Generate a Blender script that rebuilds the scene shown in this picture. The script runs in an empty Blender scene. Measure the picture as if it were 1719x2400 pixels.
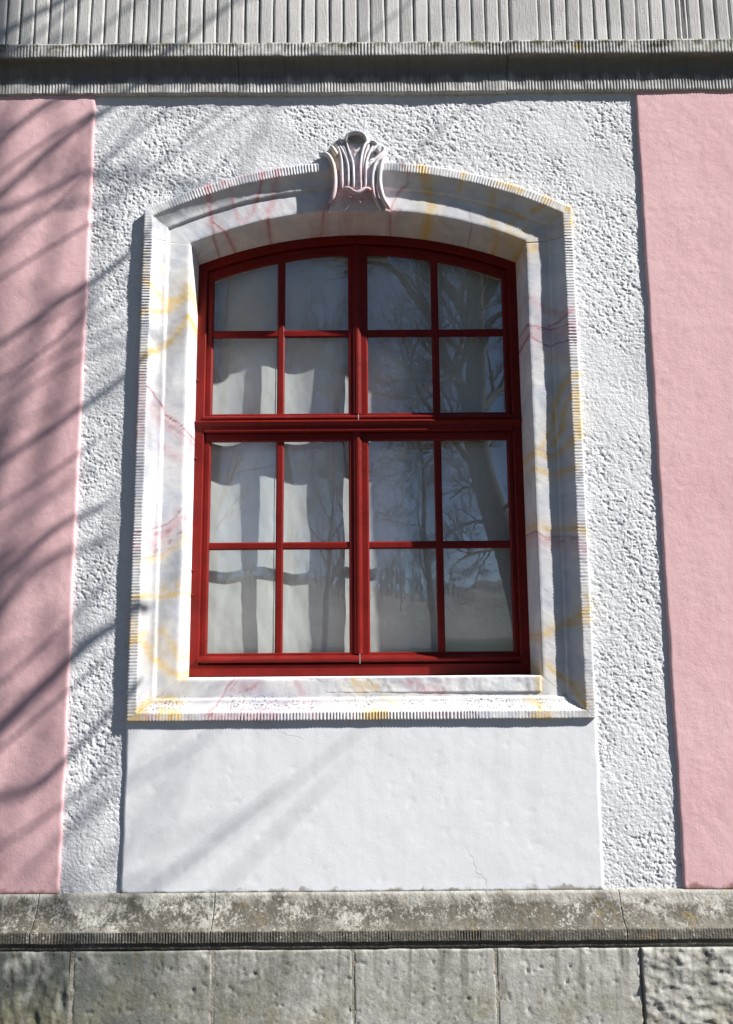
import bpy, math, random
import numpy as np
from mathutils import Matrix, Vector

# ------------------------------------------------------------------ camera, sky, sun, exposure
scene = bpy.context.scene
COL = scene.collection
DIST, EYE, PITCH, ROLL, FOC = 3.0, 1.6, math.radians(8.4), 0.0075, 1884.0
cam_d = bpy.data.cameras.new('camera')
cam_d.sensor_fit = 'VERTICAL'; cam_d.sensor_height = 24.0; cam_d.lens = 24.0 * FOC / 2400.0
cam_d.clip_start = 0.05; cam_d.clip_end = 3000
cam = bpy.data.objects.new('camera', cam_d); COL.objects.link(cam)
cam.matrix_world = Matrix.Translation((0, -DIST, EYE)) @ Matrix.Rotation(math.pi / 2 + PITCH, 4, 'X') @ Matrix.Rotation(-ROLL, 4, 'Z')
scene.camera = cam

SUN = Vector((2.4, -1.0, 2.1)).normalized()          # towards the sun
sun_d = bpy.data.lights.new('sun', 'SUN'); sun_d.energy = 5.0; sun_d.angle = math.radians(0.5); sun_d.color = (1.0, 0.972, 0.935)
sun = bpy.data.objects.new('sun', sun_d); COL.objects.link(sun)
sun.rotation_euler = SUN.to_track_quat('Z', 'Y').to_euler(); sun.location = SUN * 30
world = bpy.data.worlds.new('World'); scene.world = world; world.use_nodes = True
wn = world.node_tree.nodes; bg = wn['Background']
sky = wn.new('ShaderNodeTexSky'); sky.sky_type = 'NISHITA'; sky.sun_disc = False
sky.sun_elevation = math.asin(SUN.z); sky.sun_rotation = math.atan2(SUN.x, SUN.y)
sky.altitude = 900; sky.air_density = 0.58; sky.dust_density = 0.25; sky.ozone_density = 2.0
world.node_tree.links.new(sky.outputs[0], bg.inputs[0]); bg.inputs[1].default_value = 0.05
scene.view_settings.view_transform = 'Standard'; scene.view_settings.look = 'None'
scene.view_settings.exposure = 0.93; scene.view_settings.gamma = 1.0; scene.view_settings.use_curve_mapping = False
scene.cycles.max_bounces = 8; scene.cycles.transparent_max_bounces = 16

# ------------------------------------------------------------------ helpers
def at(px, py, y=0.0):
    """survey helper: the (x, z) on the upright plane y that was measured at a point of the photograph"""
    u = (px - 859.5) / FOC; v = -(py - 1200.0) / FOC
    c, s = math.cos(ROLL), math.sin(ROLL)
    u, v = u * c + v * s, -u * s + v * c
    t = (y + DIST) / (math.cos(PITCH) - v * math.sin(PITCH))
    return u * t, EYE + (math.sin(PITCH) + v * math.cos(PITCH)) * t

_tab = {}
def vnoise(x, y, seed=0):
    if seed not in _tab:
        _tab[seed] = np.random.RandomState(seed + 11).rand(256, 256)
    T = _tab[seed]
    x = np.asarray(x, float); y = np.asarray(y, float)
    xi = np.floor(x).astype(int); yi = np.floor(y).astype(int)
    fx = x - xi; fy = y - yi
    fx = fx * fx * fx * (fx * (fx * 6 - 15) + 10); fy = fy * fy * fy * (fy * (fy * 6 - 15) + 10)
    a = T[xi & 255, yi & 255]; b = T[(xi + 1) & 255, yi & 255]
    c = T[xi & 255, (yi + 1) & 255]; d = T[(xi + 1) & 255, (yi + 1) & 255]
    return (a + (b - a) * fx) * (1 - fy) + (c + (d - c) * fx) * fy      # 0..1

def fbm(x, y, octv=4, seed=0, gain=0.5, lac=2.03):
    s = 0; a = 1; tot = 0
    for i in range(octv):
        s = s + a * (vnoise(x, y, seed + i * 7) * 2 - 1); tot += a
        a *= gain; x = x * lac + 3.7; y = y * lac + 1.3
    return s / tot                                                       # -1..1

def sstep(a, b, x):
    t = np.clip((np.asarray(x, float) - a) / (b - a), 0, 1)
    return t * t * (3 - 2 * t)

def obj(name, verts, faces, mat=None, parent=None, smooth=False, paint=None):
    me = bpy.data.meshes.new(name)
    verts = np.asarray(verts, np.float32).reshape(-1, 3)
    if isinstance(faces, np.ndarray):
        n = len(faces); k = faces.shape[1]
        me.vertices.add(len(verts)); me.vertices.foreach_set('co', verts.ravel())
        me.loops.add(n * k); me.loops.foreach_set('vertex_index', faces.astype(np.int32).ravel())
        me.polygons.add(n); me.polygons.foreach_set('loop_start', np.arange(0, n * k, k, dtype=np.int32))
        me.update(calc_edges=True)
    else:
        me.from_pydata(verts.tolist(), [], faces)
    me.validate()
    if smooth:
        me.polygons.foreach_set('use_smooth', np.ones(len(me.polygons), bool))
    if paint is not None:
        a = me.attributes.new('paint', 'FLOAT_COLOR', 'POINT')
        a.data.foreach_set('color', np.asarray(paint, np.float32).ravel())
    if mat: me.materials.append(mat)
    o = bpy.data.objects.new(name, me); COL.objects.link(o)
    if parent: o.parent = parent
    return o

def tag(o, label=None, cat=None, group=None, kind=None):
    for k, v in (('label', label), ('category', cat), ('group', group), ('kind', kind)):
        if v: o[k] = v
    return o

def thing(name, label, cat, group=None):
    o = bpy.data.objects.new(name, None); COL.objects.link(o); o.empty_display_size = 0.1
    return tag(o, label, cat, group, 'thing')

def gridfaces(n, m, off=0):
    """n rows (first index) by m columns, quads"""
    i = np.arange(n - 1)[:, None] * m + np.arange(m - 1)[None, :] + off
    return np.stack([i, i + 1, i + m + 1, i + m], -1).reshape(-1, 4)

def panel(name, x0, x1, z0, z1, step, hfun, depth, mat, parent, rnd=0.006, wob=None, mask=None, paint=None):
    """a real slab of plaster or stone: relief front (hfun gives y, outwards negative), rounded arrises, sides running back"""
    nx = max(3, int(round((x1 - x0) / step)) + 1); nz = max(3, int(round((z1 - z0) / step)) + 1)
    X, Z = np.meshgrid(np.linspace(x0, x1, nx), np.linspace(z0, z1, nz))
    Y = hfun(X, Z)
    if rnd:
        for dd in (X - x0, x1 - X, Z - z0, z1 - Z):
            q = np.clip(1 - dd / rnd, 0, 1); Y = Y + rnd * 0.7 * (1 - np.sqrt(np.clip(1 - q * q, 0, 1)))
    if wob is not None:
        dl = np.clip(1 - (X - x0) / 0.05, 0, 1); dr = np.clip(1 - (x1 - X) / 0.05, 0, 1)
        dt = np.clip(1 - (z1 - Z) / 0.05, 0, 1)
        w1 = wob * (fbm(Z * 9, X * 0 + 3, 3, 71)); w2 = wob * fbm(X * 9, Z * 0 + 9, 3, 72)
        X, Z = X + w1 * (dl + dr), Z + w2 * dt
    V = np.stack([X, Y, Z], -1).reshape(-1, 3)
    F = gridfaces(nz, nx)
    if mask is not None:
        C = V[F].mean(1); F = F[~mask(C[:, 0], C[:, 2])]
    idx = np.arange(nz * nx).reshape(nz, nx)
    loop = np.concatenate([idx[0, :], idx[1:, -1], idx[-1, -2::-1], idx[-2:0:-1, 0]])
    base = len(V); B = V[loop].copy(); B[:, 1] = depth
    V = np.concatenate([V, B])
    k = np.arange(len(loop)); kn = (k + 1) % len(loop)
    S = np.stack([loop[k], base + k, base + kn, loop[kn]], -1)
    return obj(name, V, np.concatenate([F, S]), mat, parent, True, None if paint is None else paint(V))

def sweep_x(name, prof, x0, x1, step, mat, parent, modify=None):
    """moulding: profile (y, z) run along x, ends closed"""
    prof = np.asarray(prof, float); m = len(prof); n = int((x1 - x0) / step) + 2
    xs = np.linspace(x0, x1, n)
    X = np.repeat(xs[:, None], m, 1); Y = np.repeat(prof[None, :, 0], n, 0); Z = np.repeat(prof[None, :, 1], n, 0)
    if modify: X, Y, Z = modify(X, Y, Z)
    V = np.stack([X, Y, Z], -1).reshape(-1, 3)
    F = gridfaces(n, m)
    o_faces = [tuple(f) for f in F.tolist()]
    o_faces.append(tuple(range(m - 1, -1, -1))); o_faces.append(tuple((n - 1) * m + i for i in range(m)))
    return obj(name, V, o_faces, mat, parent, True)

def prism(name, a, b, sec, mat, parent, side=None):
    """straight bar from a to b; sec = points (lateral, depth y) - lateral axis lies in the wall plane"""
    a = np.array(a, float); b = np.array(b, float); d = (b - a); d /= np.linalg.norm(d)
    lat = np.array([d[2], 0, -d[0]]) if side is None else np.array(side, float)
    n = len(sec)
    V = [a + lat * s[0] + np.array([0, s[1], 0]) for s in sec] + [b + lat * s[0] + np.array([0, s[1], 0]) for s in sec]
    F = [(i, (i + 1) % n, n + (i + 1) % n, n + i) for i in range(n)] + [tuple(range(n - 1, -1, -1)), tuple(range(n, 2 * n))]
    return obj(name, V, F, mat, parent)

def tube_arrays(pts, rad, k, squash=1.0):
    pts = np.asarray(pts, float); rad = np.asarray(rad, float); n = len(pts)
    T = np.gradient(pts, axis=0); T /= np.linalg.norm(T, axis=1)[:, None] + 1e-9
    ref = np.array([0, 1.0, 0]) if abs(T[:, 1]).mean() < 0.8 else np.array([1.0, 0, 0])
    A = np.cross(T, ref); A /= np.linalg.norm(A, axis=1)[:, None] + 1e-9
    B = np.cross(T, A)
    th = np.arange(k) * 2 * math.pi / k
    V = pts[:, None, :] + rad[:, None, None] * (A[:, None, :] * np.cos(th)[None, :, None] + squash * B[:, None, :] * np.sin(th)[None, :, None])
    V = V.reshape(-1, 3)
    i = np.arange(n - 1)[:, None] * k + np.arange(k)[None, :]
    j = np.arange(n - 1)[:, None] * k + (np.arange(k)[None, :] + 1) % k
    F = np.stack([i, j, j + k, i + k], -1).reshape(-1, 4)
    return V, F

# ------------------------------------------------------------------ materials
class NT:
    def __init__(s, name):
        s.m = bpy.data.materials.new(name); s.m.use_nodes = True
        s.t = s.m.node_tree; s.n = s.t.nodes; s.b = s.n['Principled BSDF']; s.out = s.n['Material Output']
        s.tc = s.n.new('ShaderNodeTexCoord').outputs['Object']
    def link(s, a, b): s.t.links.new(a, b)
    def put(s, sock, v):
        if hasattr(v, 'is_linked') or isinstance(v, bpy.types.NodeSocket): s.link(v, sock)
        else: sock.default_value = v
    def map(s, scale=(1, 1, 1), rot=(0, 0, 0)):
        n = s.n.new('ShaderNodeMapping'); s.link(s.tc, n.inputs[0]); n.inputs['Scale'].default_value = scale; n.inputs['Rotation'].default_value = rot
        return n.outputs[0]
    def noise(s, scale, det=4, rough=0.55, vec=None, dist=0.0):
        n = s.n.new('ShaderNodeTexNoise'); n.inputs['Scale'].default_value = scale; n.inputs['Detail'].default_value = det
        n.inputs['Roughness'].default_value = rough; n.inputs['Distortion'].default_value = dist
        s.link(vec or s.tc, n.inputs['Vector']); return n.outputs[0]
    def voro(s, scale, vec=None, feat='F1'):
        n = s.n.new('ShaderNodeTexVoronoi'); n.feature = feat; n.inputs['Scale'].default_value = scale
        s.link(vec or s.tc, n.inputs['Vector']); return n.outputs[0]
    def ramp(s, f, lo, hi, a=0.0, b=1.0):
        n = s.n.new('ShaderNodeMapRange'); n.clamp = True
        s.put(n.inputs[0], f); n.inputs[1].default_value = lo; n.inputs[2].default_value = hi
        n.inputs[3].default_value = a; n.inputs[4].default_value = b; return n.outputs[0]
    def mix(s, f, a, b, mode='MIX'):
        n = s.n.new('ShaderNodeMix'); n.data_type = 'RGBA'; n.blend_type = mode
        s.put(n.inputs[0], f)
        for sock, v in ((n.inputs[6], a), (n.inputs[7], b)):
            if isinstance(v, tuple): sock.default_value = (*v, 1) if len(v) == 3 else v
            else: s.link(v, sock)
        return n.outputs[2]
    def math(s, op, a, b=0.5):
        n = s.n.new('ShaderNodeMath'); n.operation = op; s.put(n.inputs[0], a); s.put(n.inputs[1], b); return n.outputs[0]
    def xyz(s):
        n = s.n.new('ShaderNodeSeparateXYZ'); s.link(s.tc, n.inputs[0]); return n.outputs
    def bump(s, h, strength=0.3, dist=0.002, nrm=None):
        n = s.n.new('ShaderNodeBump'); n.inputs['Strength'].default_value = strength; n.inputs['Distance'].default_value = dist
        s.link(h, n.inputs['Height'])
        if nrm: s.link(nrm, n.inputs['Normal'])
        return n.outputs[0]
    def done(s, col, rough=0.9, nrm=None, spec=0.3):
        s.put(s.b.inputs['Base Color'], col if not isinstance(col, tuple) else (*col, 1))
        s.put(s.b.inputs['Roughness'], rough); s.b.inputs['Specular IOR Level'].default_value = spec
        if nrm: s.link(nrm, s.b.inputs['Normal'])
        return s.m

M = {}
def mk_plaster(key, col, col2, grain=260, strength=0.35, streak=False, dirt=None):
    t = NT(key)
    big = t.noise(2.2, 5, 0.6); mid = t.noise(14, 4, 0.6)
    c = t.mix(t.ramp(big, 0.35, 0.7), col, col2)
    c = t.mix(t.ramp(mid, 0.52, 0.75, 0, 0.35), c, tuple(v * 0.86 for v in col))
    c = t.mix(t.ramp(t.noise(1.0, 4, 0.65, t.map((9, 1, 0.9))), 0.52, 0.78, 0, 0.30), c, tuple(v * 0.80 for v in col))
    if dirt:
        z = t.xyz()[2]; edge = t.ramp(t.math('ADD', z, t.ramp(t.noise(22, 4), 0.3, 0.7, -0.02, 0.02)), dirt[0], dirt[1], 0.75, 0)
        c = t.mix(edge, c, dirt[2])
    # run-off stains and hairline cracks
    if key == 'white_plaster':
        z = t.xyz()[2]; run = t.math('MULTIPLY', t.ramp(t.noise(1.0, 4, 0.65, t.map((14, 1, 1.1))), 0.50, 0.70), t.ramp(z, 0.95, 1.27, 0.05, 0.5))
        c = t.mix(run, c, (0.60, 0.605, 0.60))
    warp = t.n.new('ShaderNodeVectorMath'); warp.operation = 'MULTIPLY_ADD'
    nz = t.n.new('ShaderNodeTexNoise'); nz.inputs['Scale'].default_value = 5; nz.inputs['Detail'].default_value = 5; t.link(t.tc, nz.inputs['Vector'])
    t.link(nz.outputs['Color'], warp.inputs[0]); warp.inputs[1].default_value = (0.3, 0.3, 0.3); t.link(t.tc, warp.inputs[2])
    crack = t.math('MULTIPLY', t.ramp(t.voro(1.9, warp.outputs[0], 'DISTANCE_TO_EDGE'), 0.0015, 0.006, 1, 0), t.ramp(t.noise(1.7, 2), 0.52, 0.60))
    if key == 'white_plaster': c = t.mix(t.math('MULTIPLY', crack, 0.4), c, tuple(v * 0.5 for v in col))
    h = t.math('ADD', t.noise(grain, 3, 0.6), t.math('MULTIPLY', t.noise(45, 3), 1.2))
    if key == 'white_plaster': h = t.math('SUBTRACT', h, t.math('MULTIPLY', crack, 0.8))
    M[key] = t.done(c, 0.93, t.bump(h, strength, 0.0022), 0.15)
mk_plaster('pink_plaster', (0.72, 0.45, 0.465), (0.77, 0.51, 0.52), 300, 0.45, dirt=(0.694, 0.715, (0.20, 0.09, 0.06)))
mk_plaster('white_roughcast', (0.66, 0.67, 0.69), (0.76, 0.765, 0.775), 190, 0.85)
mk_plaster('white_plaster', (0.75, 0.765, 0.79), (0.79, 0.80, 0.815), 240, 0.16, dirt=(0.692, 0.703, (0.25, 0.22, 0.16)))

# painted stone of the window surround: off-white ground, ochre and rose veins (attribute = where the brush went)
t = NT('painted_stone')
at_n = t.n.new('ShaderNodeAttribute'); at_n.attribute_name = 'paint'
sp = t.n.new('ShaderNodeSeparateColor'); t.link(at_n.outputs['Color'], sp.inputs[0])
c = t.mix(t.ramp(t.noise(7, 5, 0.6, dist=1.2), 0.38, 0.66), (0.72, 0.715, 0.71), (0.53, 0.555, 0.61))
gr = t.ramp(t.noise(170, 3, 0.7), 0.32, 0.62)
c = t.mix(t.math('MULTIPLY', sp.outputs[0], t.ramp(gr, 0, 1, 0.45, 1)), c, (0.72, 0.46, 0.075))
c = t.mix(t.math('MULTIPLY', sp.outputs[1], t.ramp(gr, 0, 1, 0.5, 1)), c, (0.60, 0.235, 0.26))
c = t.mix(t.math('MULTIPLY', sp.outputs[2], t.ramp(gr, 0, 1, 0.6, 1)), c, (0.34, 0.055, 0.075))
z = t.xyz()[2]
lich = t.math('MULTIPLY', t.ramp(t.noise(130, 3, 0.75), 0.53, 0.62), t.math('MULTIPLY', t.ramp(z, 1.385, 1.345), t.math('MULTIPLY', t.ramp(z, 1.305, 1.322), t.ramp(t.noise(5, 3), 0.38, 0.55))))
c = t.mix(lich, c, (0.10, 0.085, 0.06))
h = t.math('ADD', t.noise(300, 3, 0.6), t.noise(70, 3, 0.6))
M['painted_stone'] = t.done(c, 0.9, t.bump(h, 0.25, 0.002), 0.2)

def mk_stone(key, base, dark, lichen=True, lo=0.45, hi=0.62, grain=120, strength=0.6, xdark=False, zband=None):
    t = NT(key)
    oi = t.n.new('ShaderNodeObjectInfo').outputs['Random']
    big = t.noise(3.0, 5, 0.6); mid = t.noise(16, 5, 0.7); fine = t.noise(85, 4, 0.7)
    x, y, z = t.xyz()
    c = t.mix(t.ramp(mid, 0.35, 0.65), base, tuple(v * 0.8 for v in base))
    g = t.ramp(t.math('ADD', t.math('MULTIPLY', big, 0.5), t.math('MULTIPLY', fine, 0.5)), lo, hi)
    if zband: g = t.math('MULTIPLY', g, t.ramp(t.math('ADD', z, t.math('MULTIPLY', mid, 0.06)), zband[0], zband[1], 1, 0.12))
    c = t.mix(t.math('MULTIPLY', g, 0.85), c, dark)
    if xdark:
        k = t.ramp(t.math('ADD', x, t.ramp(t.noise(2.6, 3), 0.3, 0.7, -0.3, 0.3)), -1.0, -0.22, 0.88, 0.0)  # darker to the left: algae stain, with some tree shade mixed into the colour
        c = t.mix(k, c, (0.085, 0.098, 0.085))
        st = t.noise(1.0, 4, 0.6, t.map((26, 1, 2.2)))
        c = t.mix(t.math('MULTIPLY', t.ramp(st, 0.47, 0.62), t.ramp(z, 0.27, 0.52, 0.1, 0.78)), c, (0.15, 0.145, 0.115))
        c = t.mix(t.math('MULTIPLY', t.ramp(t.noise(5, 5, 0.65), 0.46, 0.62), t.ramp(z, 0.46, 0.27, 0, 0.75)), c, (0.25, 0.225, 0.13))
        c = t.mix(t.ramp(t.noise(7.5, 4, 0.6), 0.56, 0.72, 0, 0.6), c, (0.60, 0.585, 0.54))
        c = t.mix(t.ramp(t.noise(60, 3, 0.7), 0.68, 0.73, 0, 0.8), c, (0.09, 0.085, 0.065))
    if lichen:
        c = t.mix(t.ramp(t.noise(45, 4, 0.7), 0.57, 0.64, 0, 0.85), c, (0.60, 0.58, 0.53))
        c = t.mix(t.ramp(t.noise(17, 4, 0.7), 0.655, 0.70, 0, 0.7), c, (0.30, 0.20, 0.055))
    h = t.math('ADD', t.noise(grain, 4, 0.65), t.math('MULTIPLY', t.noise(grain * 0.3, 3), 1.5))
    M[key] = t.done(c, 0.95, t.bump(h, strength, 0.003), 0.15)
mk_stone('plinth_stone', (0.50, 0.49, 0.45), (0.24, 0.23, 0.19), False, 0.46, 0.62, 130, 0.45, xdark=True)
t = NT('coping_stone')
x, y, z = t.xyz()
c = t.mix(t.ramp(t.noise(20, 5, 0.7), 0.35, 0.65), (0.46, 0.445, 0.40), (0.35, 0.34, 0.30))
n3 = t.math('ADD', t.math('ADD', t.math('MULTIPLY', t.noise(4.5, 4, 0.6), 0.38), t.math('MULTIPLY', t.noise(30, 4, 0.7), 0.32)), t.math('MULTIPLY', t.noise(105, 3, 0.7), 0.30))
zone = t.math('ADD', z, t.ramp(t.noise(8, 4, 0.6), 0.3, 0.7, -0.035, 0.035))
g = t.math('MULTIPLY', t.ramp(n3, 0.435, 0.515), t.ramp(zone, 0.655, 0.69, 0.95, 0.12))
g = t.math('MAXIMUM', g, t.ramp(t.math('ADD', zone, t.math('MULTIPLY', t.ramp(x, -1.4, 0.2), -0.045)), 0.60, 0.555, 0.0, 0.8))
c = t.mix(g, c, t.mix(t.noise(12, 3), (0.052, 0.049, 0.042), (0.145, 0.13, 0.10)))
sp_ = t.math('MULTIPLY', t.ramp(t.noise(62, 4, 0.75), 0.60, 0.66, 0, 0.75), t.ramp(t.noise(6, 3), 0.40, 0.6, 0.25, 1))
c = t.mix(sp_, c, (0.60, 0.585, 0.53))
c = t.mix(t.math('MULTIPLY', t.ramp(t.noise(15, 4, 0.7), 0.60, 0.67, 0, 0.75), t.ramp(x, -0.4, 1.2, 0.2, 0.75)), c, (0.29, 0.215, 0.09))
c = t.mix(t.ramp(t.noise(170, 2, 0.6), 0.66, 0.72, 0, 0.7), c, (0.05, 0.045, 0.035))
h = t.math('ADD', t.noise(110, 4, 0.7), t.math('MULTIPLY', t.noise(34, 3), 1.5))
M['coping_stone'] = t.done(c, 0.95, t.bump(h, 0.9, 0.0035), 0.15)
mk_stone('cornice_stone', (0.44, 0.43, 0.41), (0.12, 0.11, 0.075), False, 0.52, 0.70, 150, 0.5, zband=(3.90, 3.80))
# upper edge of the fluted band is grimy, so the cornice grime is limited from below
t = NT('cornice_stone')
x, y, z = t.xyz()
c = t.mix(t.ramp(t.noise(16, 5, 0.7), 0.35, 0.65), (0.56, 0.55, 0.53), (0.45, 0.44, 0.42))
g = t.math('MULTIPLY', t.ramp(t.noise(26, 5, 0.75), 0.44, 0.58), t.ramp(t.math('ADD', z, t.ramp(t.noise(9, 3), 0.3, 0.7, -0.02, 0.02)), 3.905, 3.945, 0, 0.9))
c = t.mix(g, c, (0.10, 0.095, 0.055))
c = t.mix(t.math('MULTIPLY', t.ramp(t.noise(11, 3, 0.6), 0.63, 0.70), t.ramp(z, 3.90, 3.93)), c, (0.36, 0.25, 0.07))
c = t.mix(t.ramp(t.noise(1.0, 4, 0.6, t.map((30, 1, 1.5))), 0.52, 0.75, 0, 0.55), c, (0.16, 0.14, 0.11))
cavetto_dark = t.math('MULTIPLY', t.ramp(t.math('ADD', z, t.ramp(t.noise(1.0, 4, 0.6, t.map((22, 1, 3))), 0.3, 0.7, -0.03, 0.03)), 3.78, 3.83, 0, 0.72), t.ramp(z, 3.905, 3.89))  # streaky darkening over the lower fluted band and the cavetto
c = t.mix(cavetto_dark, c, (0.075, 0.07, 0.06))
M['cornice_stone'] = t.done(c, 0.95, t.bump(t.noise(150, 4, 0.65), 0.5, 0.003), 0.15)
t = NT('frieze_stone')
oi = t.n.new('ShaderNodeObjectInfo').outputs['Random']
c = t.mix(t.ramp(t.noise(7, 5, 0.65), 0.35, 0.68), (0.56, 0.555, 0.54), (0.42, 0.415, 0.405))
c = t.mix(t.math('MULTIPLY', oi, 0.4), c, (0.60, 0.585, 0.55))
tool = t.noise(1.0, 4, 0.65, t.map((170, 60, 22), (0, 0.12, 0)))
pit = t.noise(1.0, 3, 0.6, t.map((60, 60, 150)))
h = t.math('ADD', tool, t.math('MULTIPLY', t.ramp(pit, 0.60, 0.72), -0.9))
M['frieze_stone'] = t.done(c, 0.95, t.bump(h, 0.55, 0.004), 0.15)
t = NT('lime_mortar')
M['mortar'] = t.done(t.mix(t.ramp(t.noise(40, 4), 0.4, 0.65), (0.40, 0.37, 0.31), (0.22, 0.20, 0.155)), 0.95, t.bump(t.noise(130, 4), 0.7, 0.004), 0.1)

t = NT('red_paint')
c = t.mix(t.ramp(t.noise(9, 4, 0.6), 0.35, 0.7), (0.180, 0.0115, 0.0090), (0.130, 0.0085, 0.0065))
c = t.mix(t.ramp(t.noise(120, 3, 0.7), 0.69, 0.75, 0, 0.6), c, (0.36, 0.11, 0.09))
M['red_paint'] = t.done(c, t.ramp(t.noise(60, 3), 0.3, 0.7, 0.34, 0.52), t.bump(t.noise(1.0, 4, 0.6, t.map((160, 160, 40))), 0.12, 0.0015), 0.16)

t = NT('window_glass')
t.n.remove(t.b)
lw = t.n.new('ShaderNodeLayerWeight'); lw.inputs[0].default_value = 0.5
f5 = t.math('POWER', lw.outputs['Facing'], 5.0)
fac = t.math('ADD', t.math('MULTIPLY', f5, 0.06), 0.165)
tr = t.n.new('ShaderNodeBsdfTransparent'); tr.inputs[0].default_value = (0.97, 0.985, 0.98, 1)
gl = t.n.new('ShaderNodeBsdfGlossy'); gl.inputs['Roughness'].default_value = 0.0
hgl = t.math('ADD', t.noise(1.0, 2, 0.5, t.map((7, 7, 16))), t.math('MULTIPLY', t.noise(1.0, 2, 0.5, t.map((18, 18, 45))), 0.22))
t.link(t.bump(hgl, 0.035, 0.002), gl.inputs['Normal'])
mx = t.n.new('ShaderNodeMixShader'); t.link(fac, mx.inputs[0]); t.link(tr.outputs[0], mx.inputs[1]); t.link(gl.outputs[0], mx.inputs[2])
film = t.n.new('ShaderNodeBsdfDiffuse'); film.inputs[0].default_value = (0.62, 0.64, 0.64, 1)
dusty = t.math('ADD', t.ramp(t.noise(6, 4, 0.6), 0.4, 0.75, 0.008, 0.035), t.ramp(t.voro(55), 0.10, 0.03, 0, 0.08))
m2 = t.n.new('ShaderNodeMixShader'); t.link(dusty, m2.inputs[0]); t.link(mx.outputs[0], m2.inputs[1]); t.link(film.outputs[0], m2.inputs[2])
t.link(m2.outputs[0], t.out.inputs[0]); M['glass'] = t.m

t = NT('curtain_cloth')
df = t.n.new('ShaderNodeBsdfDiffuse'); tl = t.n.new('ShaderNodeBsdfTranslucent')
cc = t.mix(t.ramp(t.noise(5, 3), 0.35, 0.7), (0.88, 0.88, 0.86), (0.82, 0.83, 0.82))
t.link(cc, df.inputs[0]); t.link(cc, tl.inputs[0])
t.link(t.bump(t.noise(600, 2), 0.1, 0.001), df.inputs['Normal'])
mx = t.n.new('ShaderNodeMixShader'); mx.inputs[0].default_value = 0.10
t.link(df.outputs[0], mx.inputs[1]); t.link(tl.outputs[0], mx.inputs[2]); t.link(mx.outputs[0], t.out.inputs[0]); t.n.remove(t.b)
M['curtain'] = t.m
t = NT('thread'); M['thread'] = t.done((0.45, 0.45, 0.44), 0.9)
t = NT('room_plaster'); M['room'] = t.done(t.mix(t.ramp(t.noise(3), 0.4, 0.6), (0.30, 0.28, 0.25), (0.26, 0.25, 0.23)), 0.9)
t = NT('bark')
M['bark'] = t.done(t.mix(t.ramp(t.noise(1.0, 4, 0.6, t.map((9, 9, 2))), 0.35, 0.65), (0.045, 0.040, 0.032), (0.085, 0.076, 0.06)), 0.95, t.bump(t.noise(1.0, 4, 0.6, t.map((22, 22, 4))), 0.6, 0.03), 0.1)
t = NT('twig_bark'); M['twig'] = t.done(t.mix(t.ramp(t.noise(2), 0.4, 0.6), (0.04, 0.034, 0.027), (0.07, 0.06, 0.048)), 0.95, None, 0.1)
t = NT('ground')
x, y, z = t.xyz()
grass = t.mix(t.ramp(t.noise(1.3, 5, 0.65), 0.35, 0.65), (0.034, 0.042, 0.015), (0.060, 0.056, 0.028))
grav = t.mix(t.ramp(t.noise(40, 4, 0.7), 0.3, 0.7), (0.085, 0.068, 0.046), (0.055, 0.045, 0.032))
edge = t.ramp(t.math('ADD', y, t.ramp(t.noise(1.2, 3), 0.3, 0.7, -0.2, 0.2)), -5.3, -5.1)
M['ground'] = t.done(t.mix(edge, grass, grav), 0.95, t.bump(t.noise(60, 4), 0.5, 0.02), 0.1)
t = NT('wooded_hill')
M['hill'] = t.done(t.mix(t.ramp(t.noise(0.25, 5, 0.7), 0.35, 0.65), (0.11, 0.115, 0.105), (0.15, 0.15, 0.14)), 0.95, t.bump(t.noise(0.8, 4), 0.8, 0.6), 0.1)

# ------------------------------------------------------------------ ground and far hill
obj('ground', [(-900, -900, 0), (900, -900, 0), (900, 300, 0), (-900, 300, 0)], [(0, 1, 2, 3)], M['ground'])['kind'] = 'structure'
hx = np.linspace(-260, 260, 260); hy = np.linspace(-300, -95, 60)
HX, HY = np.meshgrid(hx, hy)
rise = sstep(-95, -165, HY)
HZ = rise * (8.0 + 4.5 * fbm(HX / 45, HY / 60, 3, 5) + 4.0 * np.abs(fbm(HX / 9, HY / 9, 4, 9, 0.65)) + 6.0 * sstep(25, -30, HX)) - 0.05
obj('hill', np.stack([HX, HY, HZ], -1), gridfaces(60, 260), M['hill'], None, True)['kind'] = 'structure'

# ------------------------------------------------------------------ key dimensions (metres; wall face y = 0, out of the wall is -y)
XL, XR, CXM = -0.873, 0.823, -0.026               # outer edges and centre of the stone surround
OL, OR = -0.693, 0.640                            # opening in the stone
ZB, ZS = 1.281, 1.430                             # underside of sill, top of sill face
AC, RO, RI = 1.578, 1.88, 1.69                    # arch centre height, outer and inner radius
YB, YF, YW = -0.027, 0.013, 0.184                 # band face, inner fascia, front of the timber frame
def zarc(x, r): return AC + np.sqrt(r * r - (np.asarray(x, float) - CXM) ** 2)

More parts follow.
